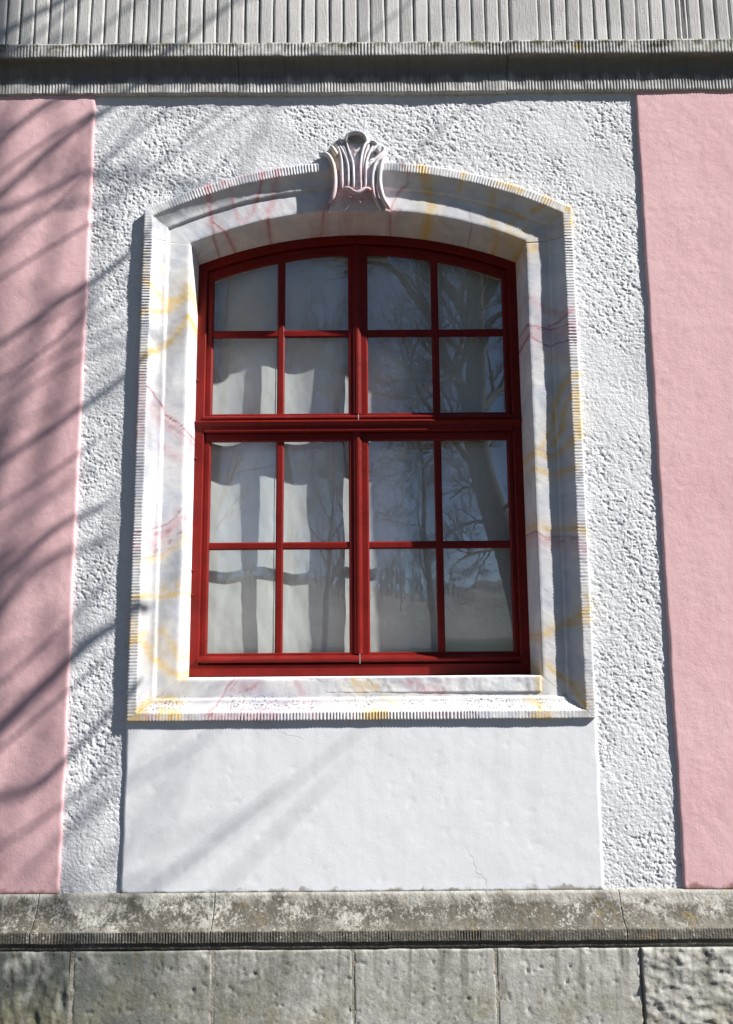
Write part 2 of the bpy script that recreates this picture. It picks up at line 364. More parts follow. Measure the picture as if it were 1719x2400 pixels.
# ------------------------------------------------------------------ the rendered wall: two pink panels, rough-cast field, smooth apron
wall = thing('rendered_wall', 'pink and white rendered house wall with a rough-cast field around the window', 'wall')
def h_pink(X, Z):
    return -0.012 + 0.0016 * fbm(X * 3, Z * 3, 3, 21) + 0.0007 * fbm(X * 22, Z * 22, 3, 22) + 0.0009 * np.clip(fbm(X * 30, Z * 30, 2, 23) - 0.35, 0, 1)
o = panel('pink_panel', -2.5, -1.091, 0.690, 3.78, 0.0065, h_pink, 0.03, M['pink_plaster'], wall, 0.0035, 0.003)
tag(o, 'pink plaster panel streaked by branch shadows left of the rough-cast')
o = panel('pink_panel', 1.107, 2.5, 0.690, 3.78, 0.0065, h_pink, 0.03, M['pink_plaster'], wall, 0.0035, 0.003)
tag(o, 'sunlit pink plaster panel right of the rough-cast')
def h_rough(X, Z):
    c, s = math.cos(0.5), math.sin(0.5)
    U = X * c - Z * s; W = X * s + Z * c
    reg = 0.35 + 0.95 * sstep(0.2, 0.8, vnoise(X * 5, Z * 5, 33) * 0.6 + vnoise(X * 13, Z * 13, 34) * 0.4)
    flat = np.minimum(fbm(U * 62, W * 88, 4, 31, 0.62), 0.16)             # trowelled plates with torn dips between
    p1 = np.clip(fbm(U * 88, W * 120, 3, 35) - 0.16, 0, 1); p2 = np.clip(fbm(U * 150, W * 180, 2, 36) - 0.12, 0, 1)
    return -0.0015 + 0.0030 * fbm(X * 5, Z * 5, 2, 30) - reg * 0.0027 * flat + reg * (0.0047 * p1 + 0.0031 * p2) - 0.0006 * fbm(X * 170, Z * 170, 2, 37)
def m_rough(x, z):
    inside = (x > XL + 0.012) & (x < XR - 0.012) & (z > 0.72) & (z < zarc(x, RO - 0.012))
    return inside
o = panel('roughcast_panel', -1.10, 1.115, 0.688, 3.79, 0.0029, h_rough, 0.06, M['white_roughcast'], wall, 0, None, m_rough)
tag(o, 'coarse white rough-cast render framing the window')
def h_apron(X, Z):
    return -0.0105 + 0.0016 * fbm(X * 3, Z * 3, 3, 41) + 0.0005 * fbm(X * 18, Z * 18, 3, 42) + 0.0016 * np.clip(fbm(X * 26, Z * 26, 2, 44) - 0.5, 0, 1)
o = panel('apron_panel', -0.875, 0.827, 0.690, ZB + 0.012, 0.0055, h_apron, 0.03, M['white_plaster'], wall, 0.005, 0.003)
tag(o, 'smooth white plaster apron below the sill')

# ------------------------------------------------------------------ painted stone surround
# brush strokes of the marbling: colour (0 ochre, 1 rose, 2 dark red), width in cm-ish survey pixels, strength, points
ST = [
 (0, 10, .9, [(330,654),(353,671),(387,703)]), (0, 22, .8, [(387,703),(410,704),(425,695),(441,668)]), (0, 11, .8, [(330,738),(362,730),(391,725),(410,718)]),
 (0, 13, .7, [(338,838),(369,821),(398,793),(423,764),(445,735)]), (0, 16, .35, [(335,585),(345,640)]), (0, 12, .3, [(362,600),(382,640)]),
 (0, 14, .5, [(450,640),(456,720),(450,800)]), (0, 9, .5, [(445,760),(452,830)]),
 (2, 4.5, .8, [(350,908),(362,922),(376,945),(384,968),(398,978),(420,992),(434,1008)]), (1, 26, .35, [(355,950),(385,985),(415,1012),(435,1030)]), (2, 4, .5, [(384,980),(410,1005),(432,1018)]),
 (1, 22, .4, [(330,890),(328,960),(326,1020)]), (1, 20, .35, [(383,1046),(408,1066),(434,1080)]), (1, 8, .4, [(448,1040),(444,1090)]),
 (2, 5, .6, [(314,1257),(344,1246),(387,1228),(410,1212),(424,1190)]), (1, 16, .5, [(341,1271),(387,1248),(430,1211)]), (1, 14, .35, [(312,1280),(345,1285),(380,1262)]),
 (2, 11, .55, [(364,1250),(370,1248)]), (2, 12, .55, [(390,1246),(398,1242)]), (2, 9, .6, [(420,1248),(423,1246)]), (2, 10, .6, [(394,1270),(398,1264)]), (2, 10, .5, [(364,1294),(369,1288)]),
 (0, 12, .45, [(334,1316),(376,1303),(401,1286),(430,1262)]), (2, 3, .4, [(334,1310),(376,1298),(400,1281)]),
 (0, 10, .9, [(381,1383),(384,1381)]), (0, 10, .9, [(413,1372),(416,1370)]), (0, 9, .75, [(310,1400),(334,1396),(373,1398),(401,1393),(428,1388)]),
 (0, 26, .55, [(306,1462),(318,1475),(334,1488)]), (0, 15, .8, [(306,1505),(334,1500),(358,1546),(387,1568),(425,1588)]), (0, 15, .6, [(376,1476),(398,1510),(425,1552)]), (0, 34, .28, [(350,1500),(390,1545)]),
 (2, 4, .5, [(306,1508),(332,1506)]), (0, 12, .65, [(322,1668),(351,1641),(387,1638),(419,1645)]), (0, 22, .7, [(298,1686),(340,1676)]), (0, 20, .75, [(380,1674),(418,1674)]), (1, 8, .5, [(350,1684),(360,1676)]),
 (2, 4, .6, [(546,1592),(526,1621),(508,1655),(482,1676)]), (2, 3.5, .5, [(556,1596),(540,1618)]), (1, 30, .28, [(545,1606),(600,1606)]), (2, 13, .5, [(588,1616),(596,1610)]), (2, 4, .5, [(560,1622),(590,1612),(604,1600)]), (1, 26, .4, [(500,1676),(560,1678),(640,1676)]), (2, 12, .6, [(492,1677),(498,1673)]),
 (1, 9, .5, [(697,1598),(708,1628)]), (0, 17, .6, [(832,1596),(850,1620)]), (0, 14, .5, [(862,1604),(882,1614)]), (1, 18, .4, [(962,1602),(1034,1622)]), (0, 24, .75, [(866,1676),(896,1672)]), (1, 10, .4, [(735,1676),(742,1680)]),
 (0, 14, .6, [(1238,1640),(1256,1644),(1274,1668)]), (0, 22, .75, [(1256,1676),(1276,1676)]), (1, 30, .2, [(640,1650),(760,1660)]), (1, 24, .2, [(1000,1664),(1100,1660)]), (0, 16, .3, [(930,1650),(900,1632)]),
 (1, 15, .45, [(1212,684),(1254,700),(1279,721),(1315,738),(1351,725)]), (2, 4.5, .7, [(1214,728),(1240,757),(1286,765),(1312,752),(1335,734)]), (1, 34, .38, [(1216,775),(1290,778),(1352,770)]), (2, 5, .75, [(1216,820),(1243,782),(1290,809),(1333,800),(1356,803)]), (2, 4, .6, [(1262,768),(1300,770),(1340,762)]),
 (0, 20, .3, [(1290,830),(1330,845)]), (0, 9, .8, [(1353,880),(1318,903),(1304,950),(1297,1003),(1272,1046)]), (0, 9, .75, [(1349,912),(1326,950),(1318,1003),(1300,1040)]), (0, 18, .75, [(1352,930),(1354,1025)]), (0, 12, .8, [(1345,884),(1356,882)]),
 (0, 14, .7, [(1226,1092),(1240,1066),(1262,1056),(1297,1070),(1325,1050),(1345,1028)]), (0, 11, .65, [(1258,1098),(1297,1111),(1346,1098)]), (0, 8, .5, [(1232,1080),(1228,1130)]),
 (0, 10, .7, [(1228,1205),(1261,1234),(1297,1240),(1350,1238),(1372,1246)]), (1, 22, .42, [(1232,1238),(1261,1262),(1300,1268),(1372,1288)]), (2, 4, .6, [(1232,1222),(1250,1240),(1279,1256),(1320,1256),(1356,1262)]), (2, 8, .6, [(1284,1264),(1292,1263)]), (2, 8, .6, [(1318,1268),(1324,1266)]), (2, 8, .6, [(1342,1266),(1348,1264)]),
 (0, 12, .75, [(1236,1480),(1265,1496),(1297,1475),(1340,1454),(1382,1422)]), (0, 9, .6, [(1310,1466),(1350,1462),(1382,1450)]), (0, 12, .6, [(1372,1400),(1384,1400)]),
 (0, 10, .8, [(1288,1559),(1308,1579),(1335,1600),(1351,1616),(1370,1652)]), (0, 12, .5, [(1352,1606),(1366,1618)]), (0, 13, .6, [(1266,1560),(1268,1618)]),
 (1, 9, .6, [(487,425),(492,477),(495,519),(514,532),(537,542)]), (2, 3.5, .7, [(495,515),(512,528),(537,545)]), (2, 9, .6, [(498,540),(495,560),(494,572)]), (2, 3, .7, [(492,480),(498,545),(497,575),(501,600)]),
 (1, 6, .55, [(625,392),(609,450),(592,490),(572,514),(555,508),(545,470),(542,440)]), (2, 3.5, .5, [(622,402),(606,458),(588,496)]), (1, 14, .5, [(655,388),(640,460),(625,505),(620,535)]), (2, 7, .6, [(628,505),(618,528)]),
 (1, 11, .7, [(486,428),(492,446)]), (1, 10, .6, [(520,420),(526,436)]), (1, 20, .4, [(565,414),(580,412)]), (1, 12, .6, [(612,402),(618,420)]), (1, 14, .35, [(640,396),(660,392)]),
 (2, 6, .5, [(908,362),(886,378),(870,398),(860,416)]), (1, 12, .5, [(842,395),(848,425),(850,448)]), (1, 20, .3, [(790,400),(800,445)]), (0, 8, .5, [(779,360),(785,380),(783,420)]), (1, 34, .18, [(820,360),(860,360)]),
 (1, 40, .5, [(800,455),(840,470),(870,460)]), (1, 22, .5, [(780,470),(740,505),(712,530)]), (2, 4, .5, [(786,462),(760,490),(735,508)]), (1, 40, .35, [(800,505),(880,505)]),
 (2, 11, .55, [(939,389),(958,410),(956,428),(932,450)]), (2, 5, .6, [(932,450),(915,487),(928,529),(945,548),(968,557)]), (1, 18, .5, [(916,500),(930,540)]), (1, 14, .4, [(905,480),(930,492)]),
 (0, 18, .8, [(985,392),(1003,439),(1013,476),(1006,500),(985,531),(970,563)]), (0, 26, .5, [(990,400),(998,425)]), (0, 7, .7, [(1087,411),(1080,444)]), (2, 3, .6, [(1100,480),(1112,535),(1126,560),(1142,590)]),
 (0, 18, .7, [(1172,432),(1216,450)]), (0, 15, .6, [(1156,458),(1152,500),(1160,525),(1176,548)]), (0, 14, .6, [(1192,540),(1215,552)]), (0, 11, .8, [(1198,520),(1201,515)]), (0, 12, .8, [(1234,534),(1238,530)]), (0, 11, .7, [(1248,494),(1270,488),(1284,470)]), (0, 12, .6, [(1188,490),(1230,508)]),
 (0, 24, .8, [(1228,568),(1250,572)]), (0, 18, .8, [(1332,494),(1340,500),(1342,526)]), (0, 12, .8, [(1275,466),(1288,474)]), (0, 55, .3, [(1290,500),(1310,530)]), (0, 45, .25, [(1235,545),(1270,560)]), (0, 14, .5, [(1236,590),(1222,615)]), (0, 12, .5, [(1180,560),(1215,575)]),
]
def paint_of(V):
    x = V[:, 0].astype(float); z = V[:, 2].astype(float)
    wob = 0.006 * fbm(x * 40, z * 40, 3, 51); wob2 = 0.006 * fbm(x * 40 + 50, z * 40, 3, 52)
    xx = x + wob; zz = z + wob2
    out = np.zeros((len(V), 4), np.float32); out[:, 3] = 1
    for ci, wpx, amt, pts in ST:
        P = np.array([at(px, py, -0.005) for px, py in pts]); w = wpx * 0.00165 * (0.55 if ci == 2 else 1.05)
        lo = P.min(0) - 3 * w - 0.03; hi = P.max(0) + 3 * w + 0.03
        k = np.where((xx > lo[0]) & (xx < hi[0]) & (zz > lo[1]) & (zz < hi[1]))[0]
        if not len(k): continue
        q = np.stack([xx[k], zz[k]], -1); d = np.full(len(k), 9.0)
        for a, b in zip(P[:-1], P[1:]):
            ab = b - a; u = np.clip(((q - a) @ ab) / (ab @ ab + 1e-12), 0, 1)
            d = np.minimum(d, np.linalg.norm(q - (a + u[:, None] * ab), axis=1))
        soft = max(0.003, w * 0.85); streak = 0.62 + 0.5 * vnoise(q[:, 0] * 26 + q[:, 1] * 20, q[:, 1] * 95 - q[:, 0] * 60, 55)
        if ci < 2:                                       # thin wash the brush left beside the vein
            halo = 0.26 * amt * (1 - sstep(w, 2.6 * w + 0.012, d)) * streak
            out[k, ci] = np.maximum(out[k, ci], np.clip(halo, 0, 1))
        val = min(1.1, amt * (1.15 if ci == 2 else 1.5)) * (1 - sstep(max(0, w - soft), w + 0.002, d)) * (0.55 + 0.5 * vnoise(q[:, 0] * 60, q[:, 1] * 60, 54)) * (streak if ci < 2 else 1.0)
        out[k, ci] = np.maximum(out[k, ci], np.clip(val, 0, 1))
    return out

surround = thing('window_surround', 'white stone window surround with segmental arch, painted ochre and rose veins', 'window surround')
# profile across the moulding: fraction from outer edge (0) to opening (1), depth y
def surround_profile():
    p = [(0.0, 0.03), (0.0, -0.018), (0.006, YB + 0.002)]
    for f in np.linspace(0.02, 0.195, 7): p.append((f, YB))
    p += [(0.205, YB + 0.001), (0.214, YB + 0.006), (0.228, YB + 0.0075)]
    for a in np.linspace(0, 1, 9):                      # cove falling towards the opening
        p.append((0.24 + 0.235 * a, YB + 0.010 + 0.0195 * math.sin(a * math.pi / 2) ** 1.0))
    p += [(0.484, 0.0035), (0.500, 0.004), (0.508, 0.0105), (0.516, YF)]
    for f in np.linspace(0.55, 0.965, 8): p.append((f, YF))
    p += [(0.985, YF + 0.0015), (1.0, YF + 0.006)]
    return np.array(p)
PROF = surround_profile()
def flute(s, seed):
    sw = s / 0.0118 + 0.8 * fbm(s * 9, s * 0 + seed, 3, 61)
    return np.abs(np.sin(math.pi * sw)), sw
def ruled(name, O, I, seed, label=None, mode='z', reveal=None, parent=surround, bandflute=True):
    """O, I: outer / inner edge points (n, 2) in the wall plane; the profile is carried between them, then the reveal runs back"""
    n = len(O); f = PROF[:, 0]; m = len(f)
    XZ = O[:, None, :] * (1 - f)[None, :, None] + I[:, None, :] * f[None, :, None]
    Y = np.repeat(PROF[None, :, 1], n, 0)
    s = np.concatenate([[0], np.cumsum(np.linalg.norm(np.diff(O, axis=0), axis=1))])
    if mode == 'z': co = XZ[..., 1]
    elif mode == 'x': co = XZ[..., 0]
    else:
        co = np.arctan2(XZ[..., 0] - CXM, XZ[..., 1] - AC) * RO
        kneel = np.abs(O[:, 0] - (XL if mode == 'left' else XR)) < 1e-6
        co = np.where(kneel[:, None], XZ[..., 1], co)
    fl, sw = flute(co, seed)
    worn = 0.15 + 0.75 * vnoise(s * 9, s * 0 + seed, 63) + 0.45 * vnoise(s * 45, s * 0 + seed, 68)
    band = ((f > 0.001) & (f < 0.206) & (PROF[:, 1] < -0.02)).astype(float)
    if bandflute: Y = Y + 0.0033 * (1 - fl) * worn[:, None] * band[None, :]
    # hand-cut irregularity
    wav = 0.0016 * fbm(s * 14, s * 0 + 2.0 + seed, 3, 64)[:, None] + 0.0012 * fbm(s * 70, s * 0 + 5.0 + seed, 2, 65)[:, None]
    D = I - O; D = D / np.linalg.norm(D, axis=1)[:, None]
    edge = np.exp(-((f - 0.205) / 0.05) ** 2) + np.exp(-((f - 0.5) / 0.03) ** 2) + np.exp(-((f - 1.0) / 0.05) ** 2) + 0.8 * np.exp(-((f - 0.0) / 0.03) ** 2)
    XZ = XZ + D[:, None, :] * (wav * edge[None, :])[:, :, None]
    Y = Y + 0.0011 * fbm(XZ[..., 0] * 30, XZ[..., 1] * 30, 3, 66) + 0.0012 * fbm(XZ[..., 0] * 6, XZ[..., 1] * 6, 2, 67)
    if reveal is not None:                              # run back to behind the timber
        R, ys = reveal, [0.035, 0.06, 0.09, 0.12, 0.15, 0.18, 0.235]
        E = XZ[:, -1, :]
        for k, yy in enumerate(ys):
            a = min(1.0, yy / 0.18)
            XZ = np.concatenate([XZ, (E * (1 - a) + R * a)[:, None, :]], 1)
            Y = np.concatenate([Y, np.full((n, 1), yy) + 0], 1)
    mm = XZ.shape[1]
    V = np.stack([XZ[..., 0], Y, XZ[..., 1]], -1).reshape(-1, 3)
    F = gridfaces(n, mm).tolist()
    F.append(tuple(range(mm - 1, -1, -1))); F.append(tuple((n - 1) * mm + i for i in range(mm)))
    o = obj(name, V, F, M['painted_stone'], parent, True, paint_of(V))
    if label: o['label'] = label
    return o
STEP = 0.0025
AW, RW, ZWS = 1.459, 1.792, 1.424       # timber arch: centre height, radius, sill line at the timber
WL, WR = -0.695, 0.634
def zw(x, r=RW): return AW + np.sqrt(r * r - (np.asarray(x, float) + 0.030) ** 2)
jl, jr = 3.128, 3.122                    # joints where the head stones sit on the jambs
zo_l, zo_r = float(zarc(XL, RO)), float(zarc(XR, RO)); zi_l, zi_r = float(zarc(OL, RI)), float(zarc(OR, RI))
def line(a, b, n): return np.stack([np.linspace(a[0], b[0], n), np.linspace(a[1], b[1], n)], -1)
nj = int((3.12 - ZB) / STEP)
ruled('jamb', line((XL, jl + .018), (XL, ZB), nj), line((OL, min(jl, zi_l - .004)), (OL, ZS), nj), 1, 'left stone jamb with rose and ochre veins in the sun', reveal=line((WL, jl), (WL, ZS), nj))
ruled('jamb', line((XR, ZB), (XR, jr + .012), nj), line((OR, ZS), (OR, min(jr, zi_r - .004)), nj), 2, 'right stone jamb half in its own shadow', reveal=line((WR, ZS), (WR, jr), nj))
# sill between the mitres
ns = int((XR - XL) / STEP)
ruled('sill', line((XL + 0.001, ZB), (XR - 0.001, ZB), ns), line((OL + 0.001, ZS), (OR - 0.001, ZS), ns), 3, 'weathered stone sill speckled with dark lichen', 'x', reveal=line((OL, ZWS), (OR, ZWS), ns))
# arched head in two stones; each turns the corner onto the jamb
def head(xa_o, xb_o, xa_i, xb_i, n):
    xo = np.linspace(xa_o, xb_o, n); xi = np.linspace(xa_i, xb_i, n)
    return np.stack([xo, zarc(xo, RO)], -1), np.stack([xi, zarc(xi, RI)], -1), np.stack([xi, zw(xi)], -1)
na = int(0.86 / STEP)
O, I, R = head(XL, -0.0262, OL, -0.0262, na)
kn = 46
O = np.concatenate([line((XL, jl + .020), (XL, zo_l), kn)[:-1], O]); I = np.concatenate([line((OL, zi_l - .003), (OL, zi_l), kn)[:-1], I]); R = np.concatenate([np.repeat(R[:1], kn - 1, 0), R])
ruled('lintel', O, I, 4, 'left half of the arched head with rose brush strokes', 'left', reveal=R)
O, I, R = head(-0.0258, XR, -0.0258, OR, na)
O = np.concatenate([O, line((XR, zo_r), (XR, jr + .014), kn)[1:]]); I = np.concatenate([I, line((OR, zi_r), (OR, zi_r - .003), kn)[1:]]); R = np.concatenate([R, np.repeat(R[-1:], kn - 1, 0)])
ruled('lintel', O, I, 5, 'right half of the arched head with ochre brush strokes', 'right', reveal=R)
# raised ledge block on the sill face
def h_ledge(X, Z): return YF + 0.0045 - 0.0105 * sstep(-0.55, 0.45, X) + 0.0022 * fbm(X * 30, Z * 30, 3, 81) + 0.001 * fbm(X * 6, Z * 6, 2, 82)
panel('sill_ledge', OL + 0.001, OR - 0.004, 1.374, ZS + 0.003, 0.0035, h_ledge, 0.05, M['painted_stone'], surround, 0.003, 0.0, None, paint_of)

# ---- keystone: a carved palmette
def KB(zx, zy, y):
    y = y * 0.52 if y < 0 else y
    x, z = at(700 + zx / 5.413, 280 + zy / 5.413, y); return np.array([x, y, z])
def curve(pts, n=24):
    P = np.array(pts, float); m = len(P); d = np.concatenate([[0], np.cumsum(np.linalg.norm(np.diff(P[:, :2], axis=0), axis=1))]); d /= d[-1]
    s = np.linspace(0, 1, n); out = []
    Pp = np.vstack([2 * P[0] - P[1], P, 2 * P[-1] - P[-2]])
    for v in s:
        i = min(m - 2, int(np.searchsorted(d, v, 'right') - 1)); u = (v - d[i]) / (d[i + 1] - d[i])
        p0, p1, p2, p3 = Pp[i], Pp[i + 1], Pp[i + 2], Pp[i + 3]
        out.append(0.5 * ((2 * p1) + (-p0 + p2) * u + (2 * p0 - 5 * p1 + 4 * p2 - p3) * u * u + (-p0 + 3 * p1 - 3 * p2 + p3) * u ** 3))
    return np.array(out)
left = curve([(335, 430), (420, 330), (470, 420), (500, 560), (505, 760), (480, 920), (430, 1040), (380, 1130)], 90)
right = curve([(1125, 430), (1080, 330), (1010, 440), (965, 560), (955, 740), (990, 920), (1070, 1060), (1165, 1150)], 90)
# body grid from the crown of the shell down to the soffit
tt = np.linspace(0, 1, 110); NS = 60
ys_top = 250; ys_bot = 1165
def side(pts, yq):
    P = np.array(pts, float); return np.interp(yq, P[:, 1], P[:, 0])
Ls = [(650, 168), (560, 215), (480, 268), (410, 330), (372, 400), (415, 470), (455, 560), (480, 700), (485, 860), (455, 980), (405, 1070), (380, 1170)]
Rs = [(810, 168), (866, 215), (930, 285), (1050, 318), (1100, 380), (1080, 470), (1030, 560), (990, 700), (985, 860), (1020, 980), (1090, 1070), (1165, 1170)]
V = []
for q in np.linspace(168, 1168, 120):
    xl, xr = side(Ls, q), side(Rs, q)
    yb = np.interp(q, [168, 330, 600, 860, 905, 960, 1168], [-0.060, -0.044, -0.044, -0.058, -0.056, -0.038, -0.004])
    for s in np.linspace(0, 1, NS):
        zx = xl + (xr - xl) * s; y = yb + 0.016 * abs(2 * s - 1) ** 3 * (1 if q < 900 else 0.5)
        e = math.hypot((zx - 735) / 120.0, (q - 246) / 76.0); y += 0.048 * float(1 - sstep(0.80, 1.0, e))
        if 330 < q < 880:
            sc = (q - 200) / 30.0
            for c0, wd in ((738 + 0 * q, 42), (585 - max(0, 600 - q) * 0.22, 26), (905 + max(0, 600 - q) * 0.22, 26)):
                if abs(zx - c0) < wd: y -= 0.005 + 0.0035 * abs(math.sin(q / 27.0 * math.pi * 0.5))
        p = KB(zx, q, y); V.append(p)
V = np.array(V); F = gridfaces(120, NS)
idx = np.arange(120 * NS).reshape(120, NS); lp = np.concatenate([idx[0], idx[1:, -1], idx[-1, -2::-1], idx[-2:0:-1, 0]])
B = V[lp].copy(); B[:, 1] = 0.02; base = len(V); k = np.arange(len(lp)); kn2 = (k + 1) % len(lp)
V = np.concatenate([V, B]); F = np.concatenate([F, np.stack([lp[k], base + k, base + kn2, lp[kn2]], -1)])
key = obj('keystone', V, F, M['painted_stone'], surround, True, paint_of(V)); key['label'] = 'carved shell keystone with scrolled ribs'
def rib(name, pts, r0, r1, squash=1.0, n=26, k=9, label=None):
    C = curve(pts, n); P = np.array([KB(a, b, y) for a, b, y in C])
    rad = np.interp(np.linspace(0, 1, n), [0, 0.12, 0.5, 0.9, 1], [r0 * 0.5, r0, (r0 + r1) / 2 * 1.1, r1, r1 * 0.4])
    V, F = tube_arrays(P, rad * 1.2, k, squash * 1.15)
    return obj(name, V, F, M['painted_stone'], key, True, paint_of(V))
RIBS = [
 ([(275, 462, -.016), (330, 440, -.040), (395, 480, -.060), (440, 580, -.066), (462, 720, -.068), (462, 860, -.070), (435, 980, -.060), (390, 1060, -.040)], .0068, .0078, 1.5),
 ([(470, 300, -.038), (520, 400, -.054), (545, 520, -.060), (552, 680, -.068), (556, 870, -.072)], .0042, .005, 1.3),
 ([(495, 300, -.040), (560, 400, -.056), (612, 520, -.062), (632, 640, -.068), (634, 860, -.074)], .0045, .0045, 1.3),
 ([(560, 330, -.040), (610, 440, -.056), (650, 560, -.060), (655, 680, -.062)], .005, .003, 1.3),
 ([(605, 275, -.050), (640, 410, -.062), (685, 540, -.068), (697, 700, -.074), (700, 875, -.078)], .0042, .0048, 1.4),
 ([(860, 285, -.050), (815, 400, -.062), (790, 540, -.068), (785, 700, -.074), (792, 880, -.078)], .0046, .0048, 1.4),
 ([(905, 300, -.040), (850, 430, -.054), (828, 560, -.060), (824, 720, -.066)], .005, .003, 1.3),
 ([(950, 330, -.040), (890, 450, -.056), (858, 560, -.062), (852, 700, -.068), (852, 860, -.074)], .0045, .0045, 1.3),
 ([(1135, 440, -.026), (1060, 480, -.046), (985, 545, -.058), (950, 660, -.064), (938, 780, -.070), (950, 920, -.066), (990, 1040, -.048), (1045, 1150, -.022)], .0055, .0055, 1.3),
 ([(1110, 485, -.020), (1068, 540, -.044), (1040, 640, -.058), (1030, 780, -.064), (1048, 920, -.062), (1095, 1050, -.046), (1160, 1140, -.022)], .0070, .0085, 1.5),
 ([(560, 900, -.070), (600, 875, -.080), (650, 880, -.084), (700, 915, -.088), (745, 930, -.090), (795, 905, -.088), (845, 882, -.084), (895, 885, -.080), (930, 905, -.070)], .0062, .0062, 1.0),
]
for pts, r0, r1, sq in RIBS: rib('rib', pts, r0, r1, sq)
for pts in ([(590, 985, -.052), (640, 978, -.054), (680, 986, -.054)], [(700, 990, -.054), (745, 985, -.055), (790, 990, -.054)], [(800, 985, -.053), (840, 980, -.052), (870, 985, -.05)], [(745, 960, -.056), (760, 1000, -.052), (790, 1060, -.045)], [(585, 950, -.056), (575, 1010, -.048), (555, 1075, -.036)]):
    rib('carved_mark', pts, .0018, .0018, 1.0, 10, 5)
# rolled rim over the hollow at the top of the shell
rib('shell_rim', [(612, 300, -.052), (606, 250, -.062), (640, 195, -.070), (730, 168, -.074), (815, 190, -.070), (856, 245, -.062), (858, 290, -.052)], .0050, .0050, 1.8, 30)
rib('shell_fan', [(575, 315, -.038), (540, 268, -.040), (500, 268, -.036)], .0075, .0050, 1.6, 12)
rib('shell_fan', [(905, 300, -.040), (950, 290, -.042), (1000, 318, -.036)], .0060, .0050, 1.6, 12)
rib('shell_fan', [(985, 430, -.044), (1040, 360, -.046), (1085, 375, -.036)], .0095, .0070, 1.5, 14)
rib('shell_fan', [(490, 470, -.044), (440, 380, -.044), (410, 345, -.034)], .0095, .0060, 1.5, 14)

# ------------------------------------------------------------------ cornice
cornice = thing('stone_cornice', 'grey stone cornice with vertical tooled frieze and two fluted bands', 'cornice')
XJ = [-2.5, -1.62, -0.507, 0.585, 1.66, 2.5]
cp = [(0.0, 3.958), (-0.055, 3.957), (-0.063, 3.954), (-0.0665, 3.947)] + [(-0.0665, z) for z in np.linspace(3.943, 3.897, 7)] + [(-0.065, 3.893), (-0.060, 3.889), (-0.050, 3.888)]
cp += [(-0.050 + 0.027 * math.sin(a), 3.888 - 0.043 * (1 - math.cos(a))) for a in np.linspace(0.15, math.pi / 2, 8)]
cp += [(-0.0225, z) for z in np.linspace(3.842, 3.768, 8)] + [(-0.0215, 3.764), (-0.018, 3.762), (0.0, 3.761), (0.03, 3.761)]
cp = np.array(cp)
def mod_cornice(seed):
    def f(X, Y, Z):
        s = X[:, 0]
        for (za, zb_, dep, per, sd) in ((3.895, 3.949, 0.0046, 0.0134, 1), (3.766, 3.846, 0.0042, 0.0128, 2)):
            sw = s / per + 0.9 * fbm(s * 6, s * 0 + sd + seed, 2, 91)
            fl = (1 - np.abs(np.sin(math.pi * sw))) * (0.4 + 0.8 * vnoise(s * 11, s * 0 + sd + seed, 92))
            msk = ((Z > za) & (Z < zb_) & (Y < -0.02)).astype(float)
            Y = Y + dep * fl[:, None] * msk
        low1 = np.exp(-((Z - 3.893) / 0.006) ** 2); low2 = np.exp(-((Z - 3.765) / 0.006) ** 2); top1 = np.exp(-((Z - 3.95) / 0.006) ** 2)
        rag = 0.0035 * fbm(s * 26, s * 0 + seed, 3, 93)[:, None]
        Z = Z + rag * (low1 + low2 + 0.6 * top1)
        Y = Y + 0.0020 * fbm(X * 24, Z * 24, 3, 94) + 0.0028 * np.clip(fbm(X * 16, Z * 30, 2, 95) - 0.3, 0, 1) * (Z > 3.89)
        return X, Y, Z
    return f
for i in range(5):
    dz = (0, 0.002, 0.0, 0.003, 0.0)[i]
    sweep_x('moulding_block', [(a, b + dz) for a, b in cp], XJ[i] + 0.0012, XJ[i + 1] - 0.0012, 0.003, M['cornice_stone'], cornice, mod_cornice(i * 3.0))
rng = random.Random(4)
XF = [-2.5, -1.4, 0.60, 2.5]
for i in range(3):
    a, b = XF[i], XF[i + 1]
    fb = obj('frieze_block', [(a + .001, y, z) for z in (3.955, 4.75) for y in (-0.030, 0.1)] + [(b - .001, y, z) for z in (3.955, 4.75) for y in (-0.030, 0.1)],
             [(0, 1, 3, 2), (4, 6, 7, 5), (0, 4, 5, 1), (2, 3, 7, 6), (0, 2, 6, 4), (1, 5, 7, 3)], M['frieze_stone'], cornice)
    x = a + 0.002
    while x < b - 0.03:
        w = 0.0572 + rng.uniform(-.003, .003)
        if i == 2 and x < a + 0.01: w = 0.115
        if i == 2 and abs(x - 1.28) < 0.03: w = 0.022
        if x + w > b - 0.002: w = b - 0.002 - x
        g = rng.uniform(.0028, .0042); ln = rng.uniform(-.003, .003); d = -0.0485 + rng.uniform(-.0015, .0015); tilt = rng.uniform(-.0015, .0015)
        zs = [3.956, 4.03, 4.11, 4.2, 4.4, 4.75]
        V = []
        for z in zs:
            o_ = ln * (z - 3.95) / 0.3 + rng.uniform(-.0012, .0012); o2 = ln * (z - 3.95) / 0.3 + rng.uniform(-.0012, .0012)
            V += [(x + o_, -0.026, z), (x + g + o_, d + tilt + 0.002, z), (x + g + 0.006 + o_, d + tilt, z), (x + w - g - 0.006 + o2, d - tilt, z), (x + w - g + o2, d - tilt + 0.002, z), (x + w + o2, -0.026, z)]
        F = gridfaces(len(zs), 6).tolist() + [(0, 1, 2, 3, 4, 5)]
        obj('tooled_strip', V, F, M['frieze_stone'], fb)
        x += w

